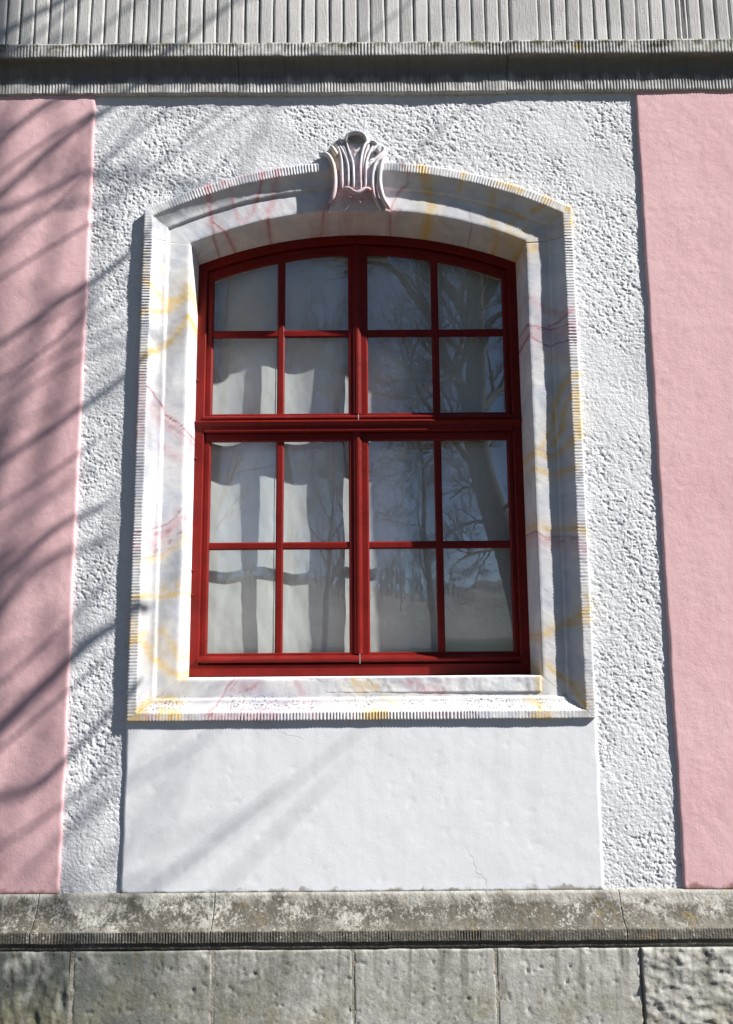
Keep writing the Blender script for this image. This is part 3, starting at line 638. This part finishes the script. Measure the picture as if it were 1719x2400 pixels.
# ------------------------------------------------------------------ plinth: sloped coping with fluted nosing, ashlar below
plinth = thing('stone_plinth', 'mottled grey stone plinth with lichened sloping coping and squared blocks', 'plinth')
pp = [(0.03, 0.693), (-0.010, 0.693)] + [(-0.014 - 0.069 * (1 - math.cos(a)) ** 0.75, 0.692 - 0.102 * math.sin(a)) for a in np.linspace(0.08, math.pi / 2, 26)]
pp += [(-0.0845, z) for z in np.linspace(0.586, 0.556, 6)] + [(-0.083, 0.553), (-0.078, 0.551), (-0.0765, 0.546), (-0.076, 0.534), (-0.072, 0.5285), (-0.03, 0.528)]
def mod_cop(seed):
    def f(X, Y, Z):
        s = X[:, 0]; sw = s / 0.0098 + 0.8 * fbm(s * 6, s * 0 + seed, 2, 101)
        fl = (1 - np.abs(np.sin(math.pi * sw))) * (0.35 + 0.9 * vnoise(s * 5, s * 0 + seed, 102))
        Y = Y + 0.0038 * fl[:, None] * ((Z > 0.555) & (Z < 0.588))
        k = sstep(0.69, 0.66, Z) * sstep(0.582, 0.60, Z)
        Y = Y + k * (0.0028 * fbm(X * 50, Z * 60, 3, 103, 0.65) + 0.002 * fbm(X * 12, Z * 14, 2, 104))
        Z = Z + k * 0.0022 * fbm(X * 55 + 9, Z * 60, 3, 105, 0.65) + 0.002 * fbm(X * 20, Z * 0 + 1, 2, 106) * (Z < 0.56)
        return X, Y, Z
    return f
cj = [-2.5, -1.16, at(500, 2140, -.04)[0], at(1459, 2140, -.04)[0], 2.5]
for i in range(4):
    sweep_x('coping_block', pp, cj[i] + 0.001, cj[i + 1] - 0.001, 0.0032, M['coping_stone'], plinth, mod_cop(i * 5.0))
pj = [-2.5, -1.65] + [at(p, 2310, -.06)[0] for p in (172, 500, 829, 1164, 1503)] + [1.62, 2.5]
def mk_h(i):
    def h(X, Z):
        y = -0.0745 + 0.0016 * fbm(X * 5, Z * 5, 3, 111 + i) + 0.0010 * fbm(X * 40, Z * 40, 3, 112)
        pit = np.clip(fbm(X * 75 + i * 7, Z * 60, 2, 113) - 0.5, 0, 1) + 0.6 * np.clip(fbm(X * 36 + i * 7, Z * 30, 2, 118) - 0.58, 0, 1); y = y + 0.013 * pit
        if i in (6, 7): y = y - 0.004 - 0.007 * np.abs(fbm(X * 9 + Z * 3, Z * 20, 4, 114, 0.6)) + 0.006 * fbm(X * 30, Z * 42, 3, 115)
        if i in (0, 1): y = y + 0.0032 * fbm(X * 45, Z * 22, 3, 116) + 0.012 * np.clip(fbm(X * 22, Z * 6, 2, 117) - 0.45, 0, 1)
        return y
    return h
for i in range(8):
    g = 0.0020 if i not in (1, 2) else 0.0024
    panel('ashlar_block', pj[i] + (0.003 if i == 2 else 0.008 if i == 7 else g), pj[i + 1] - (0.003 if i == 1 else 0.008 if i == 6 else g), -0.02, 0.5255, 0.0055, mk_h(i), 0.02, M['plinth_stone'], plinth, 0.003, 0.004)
def slab(name, x0, x1, y0, y1, z0, z1, mat, parent):
    V = [(x, y, z) for x in (x0, x1) for y in (y0, y1) for z in (z0, z1)]
    return obj(name, V, [(0, 1, 3, 2), (4, 6, 7, 5), (0, 4, 5, 1), (2, 3, 7, 6), (0, 2, 6, 4), (1, 5, 7, 3)], mat, parent)
slab('plinth_core', -2.5, 2.5, -0.045, 0.03, -0.02, 0.53, M['mortar'], plinth)
for i in range(1, 8):
    slab('mortar_joint', pj[i] - 0.008, pj[i] + 0.008, -0.0735 if i < 6 else -0.066, -0.05, -0.02, 0.527, M['mortar'], plinth)

# ------------------------------------------------------------------ timber casement window
win = thing('casement_window', 'dark red painted timber casement window with sixteen panes and arched head', 'window')
RED = M['red_paint']; CW = -0.030
def sec(w, y0, y1, ch=0.004, flat=None):
    """bar section: width w, front y0, back y1, chamfered front arrises"""
    h = w / 2
    return [(-h, y1), (-h, y0 + ch), (-h + ch, y0), (h - ch, y0), (h, y0 + ch), (h, y1)]
def arc_bar(name, r0, r1, xa, xb, y0, y1, mat, parent, ch=0.004, n=48):
    """curved rail between radii r0 (outer) and r1 (inner) about the timber arch centre"""
    V = []
    S = [(r0, y1), (r0, y0 + ch), (r0 - ch, y0), (r1 + ch, y0), (r1, y0 + ch), (r1, y1)]
    for x in np.linspace(xa, xb, n):
        for r, y in S:
            # follow the radius through this station so ends are plumb
            V.append((x, y, AW + math.sqrt(r * r - (x - CW) ** 2)))
    m = len(S); F = []
    for i in range(n - 1):
        for j in range(m):
            F.append((i * m + j, i * m + (j + 1) % m, (i + 1) * m + (j + 1) % m, (i + 1) * m + j))
    F += [tuple(range(m - 1, -1, -1)), tuple((n - 1) * m + j for j in range(m))]
    return obj(name, V, F, mat, parent)
def vbar(name, x, z0, z1, w, y0, y1, parent, ch=0.004): return prism(name, (x, 0, z0), (x, 0, z1), sec(w, y0, y1, ch), RED, parent, (1, 0, 0))
def hbar(name, z, x0, x1, h, y0, y1, parent, ch=0.004): return prism(name, (x0, 0, z), (x1, 0, z), sec(h, y0, y1, ch), RED, parent, (0, 0, 1))
FW = 0.040
for sx in (-1, 1):
    x = WL - 0.004 + FW / 2 if sx < 0 else WR + 0.004 - FW / 2
    vbar('frame_post', x, 1.432, float(zw(x)) - 0.012, FW, YW, 0.226, win, 0.003)
hbar('frame_sill', 1.450, WL - 0.003, WR + 0.003, 0.0445, YW - 0.001, 0.226, win, 0.003)
arc_bar('frame_head', RW + 0.008, RW - 0.034, WL - 0.003, WR + 0.003, YW + 0.001, 0.226, RED, win, 0.003)
tr_ = hbar('transom', 2.424, WL + FW - 0.003, WR - FW + 0.003, 0.044, YW - 0.004, 0.226, win, 0.004)
# transom drip moulding: a rounded nose in front
P = [(YW + 0.01, 2.452), (YW - 0.010, 2.449), (YW - 0.017, 2.444), (YW - 0.018, 2.440), (YW - 0.014, 2.436), (YW - 0.006, 2.428), (YW + 0.0, 2.420), (YW + 0.01, 2.418)]
n = len(P); V = [(WL + 0.002, y, z) for y, z in P] + [(WR - 0.002, y, z) for y, z in P]
obj('drip_moulding', V, [(i, (i + 1) % n, n + (i + 1) % n, n + i) for i in range(n)] + [tuple(range(n - 1, -1, -1)), tuple(range(n, 2 * n))], RED, tr_)

GY = 0.213                                # glass plane
def leaf(side, upper):
    # stiles: outer 32 mm visible, meeting 40 mm
    gx = [(-0.633, -0.366), (-0.335, -0.071)] if side < 0 else [(0.011, 0.277), (0.307, 0.575)]
    zb, zm0, zm1, zt = (2.482, 2.812, 2.843, None) if upper else (1.514, 1.924, 1.954, 2.368)
    xo = (-0.664 if side < 0 else 0.606); xm = (CW - 0.0015 if side < 0 else CW + 0.0015)
    xs0, xs1 = min(xo, xm), max(xo, xm)
    rt = RW - 0.075
    ztop = lambda x: float(zw(x, rt)) if upper else zt
    # base mesh of the leaf = bottom rail; the rest hang from it
    yb0, yb1 = 0.203, 0.222
    lab = ('upper ' if upper else 'lower ') + ('left' if side < 0 else 'right') + ' leaf with four panes'
    root = hbar('sash', zb - 0.021, xs0, xs1, 0.046, yb0, yb1, win, 0.004); root['label'] = lab
    for (a, b) in ((xs0, gx[0][0]), (gx[1][1], xs1)):
        xc = (a + b) / 2
        vbar('stile', xc, zb - 0.0435, (min(float(zw(a, RW - 0.036)), float(zw(b, RW - 0.036))) if upper else 2.400), b - a, yb0 - 0.0006, yb1 + 0.0006, root, 0.006)
    if upper: arc_bar('top_rail', RW - 0.0355, rt, xs0, xs1, yb0 + 0.0006, yb1, RED, root, 0.004, 30)
    else: hbar('top_rail', 2.3855, xs0, xs1, 0.035, yb0 + 0.0006, yb1, root, 0.004)
    # glazing bars: slender front edge, splayed to the glass
    mx = (gx[0][1] + gx[1][0]) / 2; mw = gx[1][0] - gx[0][1]
    bs = lambda w: [(-w / 2, GY + 0.0055), (-w / 2, GY - 0.0025), (-w * 0.3, yb0 + 0.0035), (w * 0.3, yb0 + 0.0035), (w / 2, GY - 0.0025), (w / 2, GY + 0.0055)]
    prism('glazing_bar', (mx, 0, zb - 0.004), (mx, 0, ztop(mx) + 0.004), bs(mw), RED, root, (1, 0, 0))
    zc = (zm0 + zm1) / 2
    for (a, b) in gx: prism('glazing_bar', (a - 0.004, 0, zc), (b + 0.004, 0, zc), [(s, y + 0.0012) for s, y in bs(zm1 - zm0)], RED, root, (0, 0, 1))
    # putty-line fillets keep the panes seated; panes are 4 mm glass
    for (a, b) in gx:
        for (z0, z1) in ((zb, zm0), (zm1, None)):
            a_, b_ = a - 0.003, b + 0.003; z0_ = z0 - 0.003
            if z1 is not None or not upper:
                zz = (z1 if z1 is not None else zt) + 0.003
                out = [(a_, z0_), (b_, z0_), (b_, zz), (a_, zz)]
            else:
                xs = np.linspace(b_, a_, 12); out = [(a_, z0_), (b_, z0_)] + [(x, ztop(x) + 0.003) for x in xs]
            n = len(out)
            tx, tz = rng.uniform(-.0035, .0035), rng.uniform(-.0035, .0035); cxp, czp = (a_ + b_) / 2, (z0_ + out[2][1]) / 2
            V = [(x, GY + tx * (x - cxp) + tz * (z - czp), z) for x, z in out] + [(x, GY + 0.004 + tx * (x - cxp) + tz * (z - czp), z) for x, z in out]
            obj('pane', V, [tuple(range(n)), tuple(range(2 * n - 1, n - 1, -1))] + [(i, n + i, n + (i + 1) % n, (i + 1) % n) for i in range(n)], M['glass'], root)
    # weather bar at the foot of the leaf: rounded nose sloping outwards
    zt_, zb_ = zb - 0.006, zb - 0.034
    P = [(yb0 + 0.002, zt_), (yb0 - 0.010, zt_ - 0.004), (yb0 - 0.027, zt_ - 0.010), (yb0 - 0.033, zt_ - 0.014), (yb0 - 0.034, zt_ - 0.020), (yb0 - 0.031, zb_ + 0.002), (yb0 - 0.022, zb_), (yb0 + 0.002, zb_ + 0.002)]
    n = len(P); a, b = xs0 + (0.002 if side < 0 else 0.0015), xs1 - (0.0015 if side < 0 else 0.002)
    V = [(a, y, z) for y, z in P] + [(b, y, z) for y, z in P]
    obj('weather_bar', V, [(i, (i + 1) % n, n + (i + 1) % n, n + i) for i in range(n)] + [tuple(range(n - 1, -1, -1)), tuple(range(n, 2 * n))], RED, root)
    if side > 0:                            # cover strip over the meeting stiles, fixed to the right-hand leaf
        z0, z1 = zb - 0.003, (float(zw(CW, RW - 0.037)) if upper else 2.402)
        S = [(-0.017, yb0), (-0.017, yb0 - 0.004), (-0.013, yb0 - 0.007), (-0.007, yb0 - 0.0075), (-0.004, yb0 - 0.010), (0.003, yb0 - 0.0105), (0.008, yb0 - 0.009), (0.011, yb0 - 0.006), (0.016, yb0 - 0.004), (0.017, yb0)]
        prism('cover_strip', (CW - 0.004, 0, z0), (CW - 0.004, 0, z1), S, RED, root, (1, 0, 0))
    return root
for s in (-1, 1):
    for u in (True, False): leaf(s, u)
for z in (2.295, 1.842, 1.745, 2.62, 2.95):                     # hinge pins in the left post
    th = np.linspace(0, 2 * math.pi, 9)[:-1]
    V = [(WL + 0.006 + 0.0055 * math.cos(a), y, z + 0.0055 * math.sin(a)) for y in (YW + 0.001, YW - 0.006) for a in th] + [(WL + 0.006, YW - 0.009, z)]
    obj('hinge_pin', V, [(i, (i + 1) % 8, 8 + (i + 1) % 8, 8 + i) for i in range(8)] + [(8 + i, 8 + (i + 1) % 8, 16) for i in range(8)], RED, win)

# ------------------------------------------------------------------ curtains and the room behind
def curtain(x0, x1, label, seamx, seed):
    nx, nz = 110, 190
    X, Z = np.meshgrid(np.linspace(x0, x1, nx), np.linspace(1.455, 3.27, nz))
    k = sstep(1.46, 2.0, Z)
    Y = 0.267 - 0.0075 * np.sin(2 * math.pi * (X + 0.505) / 0.29 + 0.5 * fbm(Z * 1.5, Z * 0 + seed, 2, 121)) * (0.55 + 0.45 * k) + 0.008 * fbm(X * 4, Z * 2.2, 2, 122 + seed) + 0.003 * fbm(X * 14 + Z * 5, Z * 7 - X * 6, 3, 123 + seed)
    V = np.stack([X, Y, Z], -1).reshape(-1, 3)
    c = obj('curtain', V, gridfaces(nz, nx), M['curtain'], None, True); tag(c, label, 'curtain', 'curtains behind the panes')
    # hem folded up in front at the foot
    V2 = V.reshape(nz, nx, 3)[:7].copy(); V2[:, :, 1] -= 0.0025; obj('hem', V2.reshape(-1, 3), gridfaces(7, nx), M['curtain'], c, True)
    j = int((seamx - x0) / (x1 - x0) * (nx - 1))
    for dj, r in ((0, 0.0010), (1.1, 0.0007)):
        P = V.reshape(nz, nx, 3)[:, j].copy(); P[:, 1] -= 0.0015; P[:, 0] += dj * 0.011 + 0.002 * fbm(P[:, 2] * 6, P[:, 2] * 0, 2, 124)
        Vs, Fs = tube_arrays(P, np.full(nz, r), 4); obj('seam', Vs, Fs, M['thread'], c)
curtain(-0.712, -0.022, 'white cotton curtain lit by sun patches behind left panes', -0.372, 0)
curtain(-0.018, 0.655, 'white cotton curtain in shade behind right panes', 0.60, 3)
V = [(x, y, z) for x in (-1.6, 1.6) for y in (0.262, 3.2) for z in (0.3, 4.0)]
room = obj('room', V, [(0, 1, 3, 2), (4, 6, 7, 5), (0, 4, 5, 1), (2, 3, 7, 6), (1, 5, 7, 3), (0, 2, 6, 4)][0:2] + [(2, 3, 7, 6), (1, 5, 7, 3), (0, 2, 6, 4)], M['room']); room['kind'] = 'structure'
# solid masonry between render and room, with the opening left free
bk = []; bf = []
for (a, b, c_, d_) in ((-2.5, -0.72, -0.02, 4.75), (0.66, 2.5, -0.02, 4.75), (-0.72, 0.66, -0.02, 1.40), (-0.72, 0.66, 3.285, 4.75)):
    k = len(bk); bk += [(x, y, z) for x in (a, b) for y in (0.065, 0.26) for z in (c_, d_)]
    bf += [tuple(k + i for i in f) for f in ((0, 1, 3, 2), (4, 6, 7, 5), (0, 4, 5, 1), (2, 3, 7, 6), (0, 2, 6, 4), (1, 5, 7, 3))]
obj('masonry_core', bk, bf, M['mortar'], wall)

# ------------------------------------------------------------------ trees (seen in the panes and by their shadows)
class Tree:
    def __init__(s, seed): s.r = np.random.RandomState(seed); s.tr = []; s.tw = []
    def add(s, P, R, k, twig):
        (s.tw if twig else s.tr).append(tube_arrays(P, R, k))
    def branch(s, p, d, L, r, lvl, maxl, up=0.15, nch=6, minr=0.004):
        rs = s.r; n = 6 if lvl < 3 else 4
        P = [np.array(p, float)]; d = np.array(d, float); d /= np.linalg.norm(d); seg = L / (n - 1)
        for i in range(n - 1):
            d = d + rs.normal(0, 0.10, 3) + np.array([0, 0, up * 0.35]); d /= np.linalg.norm(d); P.append(P[-1] + d * seg)
        P = np.array(P); R = np.maximum(minr, r * np.linspace(1, 0.35, n))
        s.add(P, R, 6 if r > 0.05 else 4 if r > 0.02 else 3, lvl >= 2)
        s.kids(P, R, L, lvl, maxl, up, nch, minr)
    def kids(s, P, R, L, lvl, maxl, up, nch, minr, t0=0.25):
        if lvl >= maxl: return
        rs = s.r; n = len(P)
        for c in range(nch):
            u = rs.uniform(t0, 1.0) * (n - 1); i = min(n - 2, int(u)); f = u - i
            p = P[i] * (1 - f) + P[i + 1] * f; dr = P[i + 1] - P[i]; dr /= np.linalg.norm(dr)
            q = rs.normal(0, 1, 3); q -= q @ dr * dr; q /= np.linalg.norm(q)
            a = rs.uniform(0.5, 1.05); d = dr * math.cos(a) + q * math.sin(a)
            rr = (R[i] * (1 - f) + R[i + 1] * f) * rs.uniform(0.4, 0.65)
            s.branch(p, d, L * rs.uniform(0.38, 0.66), rr, lvl + 1, maxl, up, nch, minr)
    def build(s, label, group, name='bare_tree', origin=(0, 0, 0)):
        t = thing(name, label, 'tree', group); t.location = origin
        for nm, lst, mt in (('trunk', s.tr, M['bark']), ('crown', s.tw, M['twig'])):
            V = []; F = []; o = 0
            for v, f in lst: V.append(v); F.append(f + o); o += len(v)
            if V: obj(nm, np.concatenate(V) - np.array(origin), np.concatenate(F), mt, t, True)
        return t
def smooth_path(pts, n=14):
    return curve([(p[0], p[2], p[1]) for p in pts], n)[:, [0, 2, 1]]
def refl(px, py, Yd):                     # surveyed place of a thing whose mirror image shows at this point of the panes
    x, z = at(px, py, 2 * GY + Yd); return np.array([x, -Yd, z])

# the big forked tree mirrored in the right-hand panes
T = Tree(3); YT = 12.0
tp = [refl(1276, 1672, YT), refl(1246, 1500, YT), refl(1206, 1340, YT), refl(1160, 1190, YT), refl(1122, 1040, YT), refl(1120, 850, YT), refl(1124, 700, YT - .3), refl(1118, 560, YT - .6), refl(1100, 380, YT - 1)]
tp[0][2] = -0.05; trunk0 = tp[0].copy()
P = smooth_path(tp, 26); R = np.interp(np.linspace(0, 1, 26), [0, .05, .5, .8, 1], [.42, .34, .23, .16, .05]); T.add(P, R, 10, False)
T.kids(P[8:], R[8:] * 0.6, 3.6, 0, 4, 0.25, 7, 0.003, 0.0)
LIMBS = [([(1112, 985), (1088, 903), (1045, 830), (1011, 746), (958, 678), (933, 639), (868, 621), (800, 640)], .13, .04, .4),
         ([(1112, 760), (1078, 695), (1040, 650), (1010, 590), (960, 500)], .13, .05, .5), ([(1128, 740), (1150, 690), (1180, 640), (1230, 600)], .09, .03, -.3),
         ([(1130, 960), (1165, 915), (1200, 890), (1260, 870)], .10, .03, -.8), ([(1124, 830), (1150, 770), (1185, 735), (1260, 720)], .08, .03, .8),
         ([(1140, 1130), (1085, 1060), (1040, 1000), (985, 930), (960, 850), (985, 790)], .08, .02, 1.0), ([(1190, 1290), (1140, 1300), (1090, 1312), (1060, 1340)], .05, .015, .8),
         ([(1178, 1240), (1120, 1230), (1070, 1250), (1030, 1290)], .045, .012, .5), ([(1150, 1160), (1100, 1150), (1060, 1180)], .045, .012, -.6), ([(1168, 1210), (1230, 1180), (1290, 1190)], .05, .015, .4),
         ([(1120, 1030), (1070, 1040), (1010, 1070), (960, 1120)], .05, .012, .9), ([(1112, 900), (1060, 880), (1010, 900), (960, 960)], .05, .015, 1.2)]
for pts, r0, r1, out in LIMBS:
    pl = [refl(a, b, YT - out * i / (len(pts) - 1) * 2) for i, (a, b) in enumerate(pts)]
    P = smooth_path(pl, 14); R = np.linspace(r0, r1, 14); T.add(P, R, 8, False)
    T.kids(P, R, np.linalg.norm(P[-1] - P[0]) * 0.7, 1, 4, 0.05, 8, 0.003, 0.15)
T.build('broad bare tree with a leaning forked trunk mirrored in the right panes', 'bare trees facing the window', origin=tuple(trunk0 * np.array([1, 1, 0])))

def generic(seed, h, r, lean, fork):
    G = Tree(seed); rs = G.r
    tp = [np.array([0, 0, -0.1]), np.array([lean * .1, 0, h * .2]), np.array([lean * .3, rs.uniform(-.3, .3), h * .45]), np.array([lean * .6, rs.uniform(-.4, .4), h * .72]), np.array([lean, 0, h])]
    P = smooth_path(tp, 18); R = np.interp(np.linspace(0, 1, 18), [0, .05, .5, 1], [r * 1.35, r, r * .62, r * .12]); G.add(P, R, 8, False)
    G.kids(P, R, h * 0.42, 0, 4, 0.35, 8, 0.0035, 0.28)
    return G
g1 = generic(11, 15, .24, .8, 0).build('tall bare tree with twin stems mirrored in the top left panes', 'bare trees facing the window')
g2 = generic(15, 13, .19, -1.0, 0).build('slender bare tree mirrored behind the meeting stiles', 'bare trees facing the window')
def dup(t, loc, rz, sc, label):
    r = t.copy(); COL.objects.link(r); r.location = loc; r.rotation_euler = (0, 0, rz); r.scale = (sc,) * 3; r['label'] = label
    for ch in t.children:
        c = ch.copy(); COL.objects.link(c); c.parent = r
    return r
g1.scale = (0.8,) * 3; g1.location = (-4.1, -17.0, 0); g2.location = (-0.3, -31.0, 0)
dup(g1, (-6.3, -24, 0), 2.0, 1.0, 'bare tree mirrored at the left edge of the top panes')
dup(g2, (-3.0, -24.8, 0), 4.0, 0.95, 'slender bare tree mirrored behind the left glazing bars')
dup(g2, (2.6, -27, 0), 0.7, 0.85, 'slender bare tree mirrored behind the right glazing bars')
dup(g1, (-2.9, -52, 0), 0.7, 1.0, 'farthest bare tree mirrored in the inner left panes')

# leafless wood along the foot of the hill, a grey fuzz in the lower panes
W = Tree(21)
for i in range(170):
    x = W.r.uniform(-70, 17); y = W.r.uniform(-168, -140); h = W.r.uniform(5, 9.5) * float(1 - 0.7 * sstep(8, 17, x))
    P = np.array([[x, y, 4.5], [x + W.r.normal(0, .2), y, 7.5 + h * .4], [x + W.r.normal(0, .4), y, 8.5 + h]]); R = np.array([.12, .09, .03])
    W.add(P, R, 4, True); W.kids(P, R, h * 0.5, 2, 4, 0.35, 8, 0.022, 0.35)
Vw = []; Fw = []; ow = 0
for v, f in W.tw: Vw.append(v); Fw.append(f + ow); ow += len(v)
wood = obj('far_wood', np.concatenate(Vw), np.concatenate(Fw), M['twig']); tag(wood, 'far leafless wood mirrored as a grey fuzz in the lower panes', 'wood', None, 'stuff')

# the tree to the right whose boughs streak the wall with shadow
S = Tree(8); SV = np.array([2.4, -1.0, 2.1])
tx, ty = 5.4, -3.2
P = smooth_path([(tx, ty, -0.1), (tx - .1, ty, 3.5), (tx + .1, ty + .1, 7.5), (tx - .1, ty + .2, 11), (tx - .5, ty + .5, 15)], 20)
S.add(P, np.interp(np.linspace(0, 1, 20), [0, .05, .5, 1], [.42, .3, .2, .06]), 10, False); TP = P
STREAKS = [  # shadow of the tip, shadow where it leaves the picture (survey pixels), radius mm, twigs
 ((330, 205), (-60, 525), 20, 5), ((260, 180), (-60, 400), 13, 5), ((260, 420), (-60, 545), 12, 5), ((250, 480), (-60, 610), 10, 4), ((300, 600), (-60, 850), 17, 4), ((310, 870), (-60, 1130), 18, 4), ((390, 800), (-60, 1010), 8, 4),
 ((240, 1190), (-60, 1420), 15, 5), ((250, 1270), (-60, 1530), 12, 5), ((330, 1440), (-60, 1770), 27, 4), ((300, 1620), (-60, 1900), 17, 4), ((470, 1745), (-60, 2190), 7, 3), ((640, 1860), (60, 2330), 7, 3), ((775, 1825), (250, 2400), 6, 3),
 ((420, 230), (-60, 640), 7, 2), ((250, 255), (-60, 455), 9, 2), ((240, 520), (-60, 700), 9, 2), ((230, 700), (-60, 905), 8, 2), ((300, 760), (-60, 965), 7, 2), ((230, 1030), (-60, 1235), 9, 2),
 ((250, 1370), (-60, 1600), 9, 2), ((250, 1540), (-60, 1810), 9, 2), ((260, 1790), (-60, 2030), 9, 2), ((300, -40), (-60, 240), 9, 2), ((420, -20), (120, 195), 7, 2), ((520, 250), (330, 420), 5, 1), ((360, 640), (200, 770), 6, 1),
 ((230, -30), (-60, 150), 16, 4), ((610, -10), (300, 230), 8, 2), ((150, -60), (-60, 70), 12, 4), ((985, 5), (700, 240), 5, 1), ((1120, 250), (820, 500), 5, 1), ((560, 350), (200, 700), 6, 2),
]
for (ta, tb, rmm, ntw) in STREAKS:
    a = at(*ta, 0); b = at(*tb, 0); far = S.r.uniform(0.9, 1.2) * (2.0 if ta[1] > 1700 and ta[0] > 400 else 1.0)
    ya, yb_ = 0.95 * far, 1.35 * far
    A = np.array([a[0], 0, a[1]]) + SV * ya; Bp = np.array([b[0], 0, b[1]]) + SV * yb_
    Mi = (A + Bp) / 2 + S.r.normal(0, 0.035, 3)
    C = Bp + (Bp - A) * 0.35; zt = max(2.5, C[2] - 1.6)
    i = int(np.argmin(abs(TP[:, 2] - zt))); E = TP[i]
    Q = smooth_path([A, Mi, Bp, C, (C + E) / 2 + np.array([0, 0, -.25]), E], 26)
    R = np.interp(np.linspace(0, 1, 26), [0, .35, 1], [rmm * .6, rmm * 1.1, rmm * 2.8]) / 1000.0
    S.add(Q, R, 6, False)
    S.kids(Q[:16], R[:16], 1.1, 2, 4, 0.0, max(1, ntw - 1), 0.0035, 0.05)
S.build('bare tree right of the window whose boughs shade the pink wall', 'bare trees facing the window', origin=(tx, ty, 0))
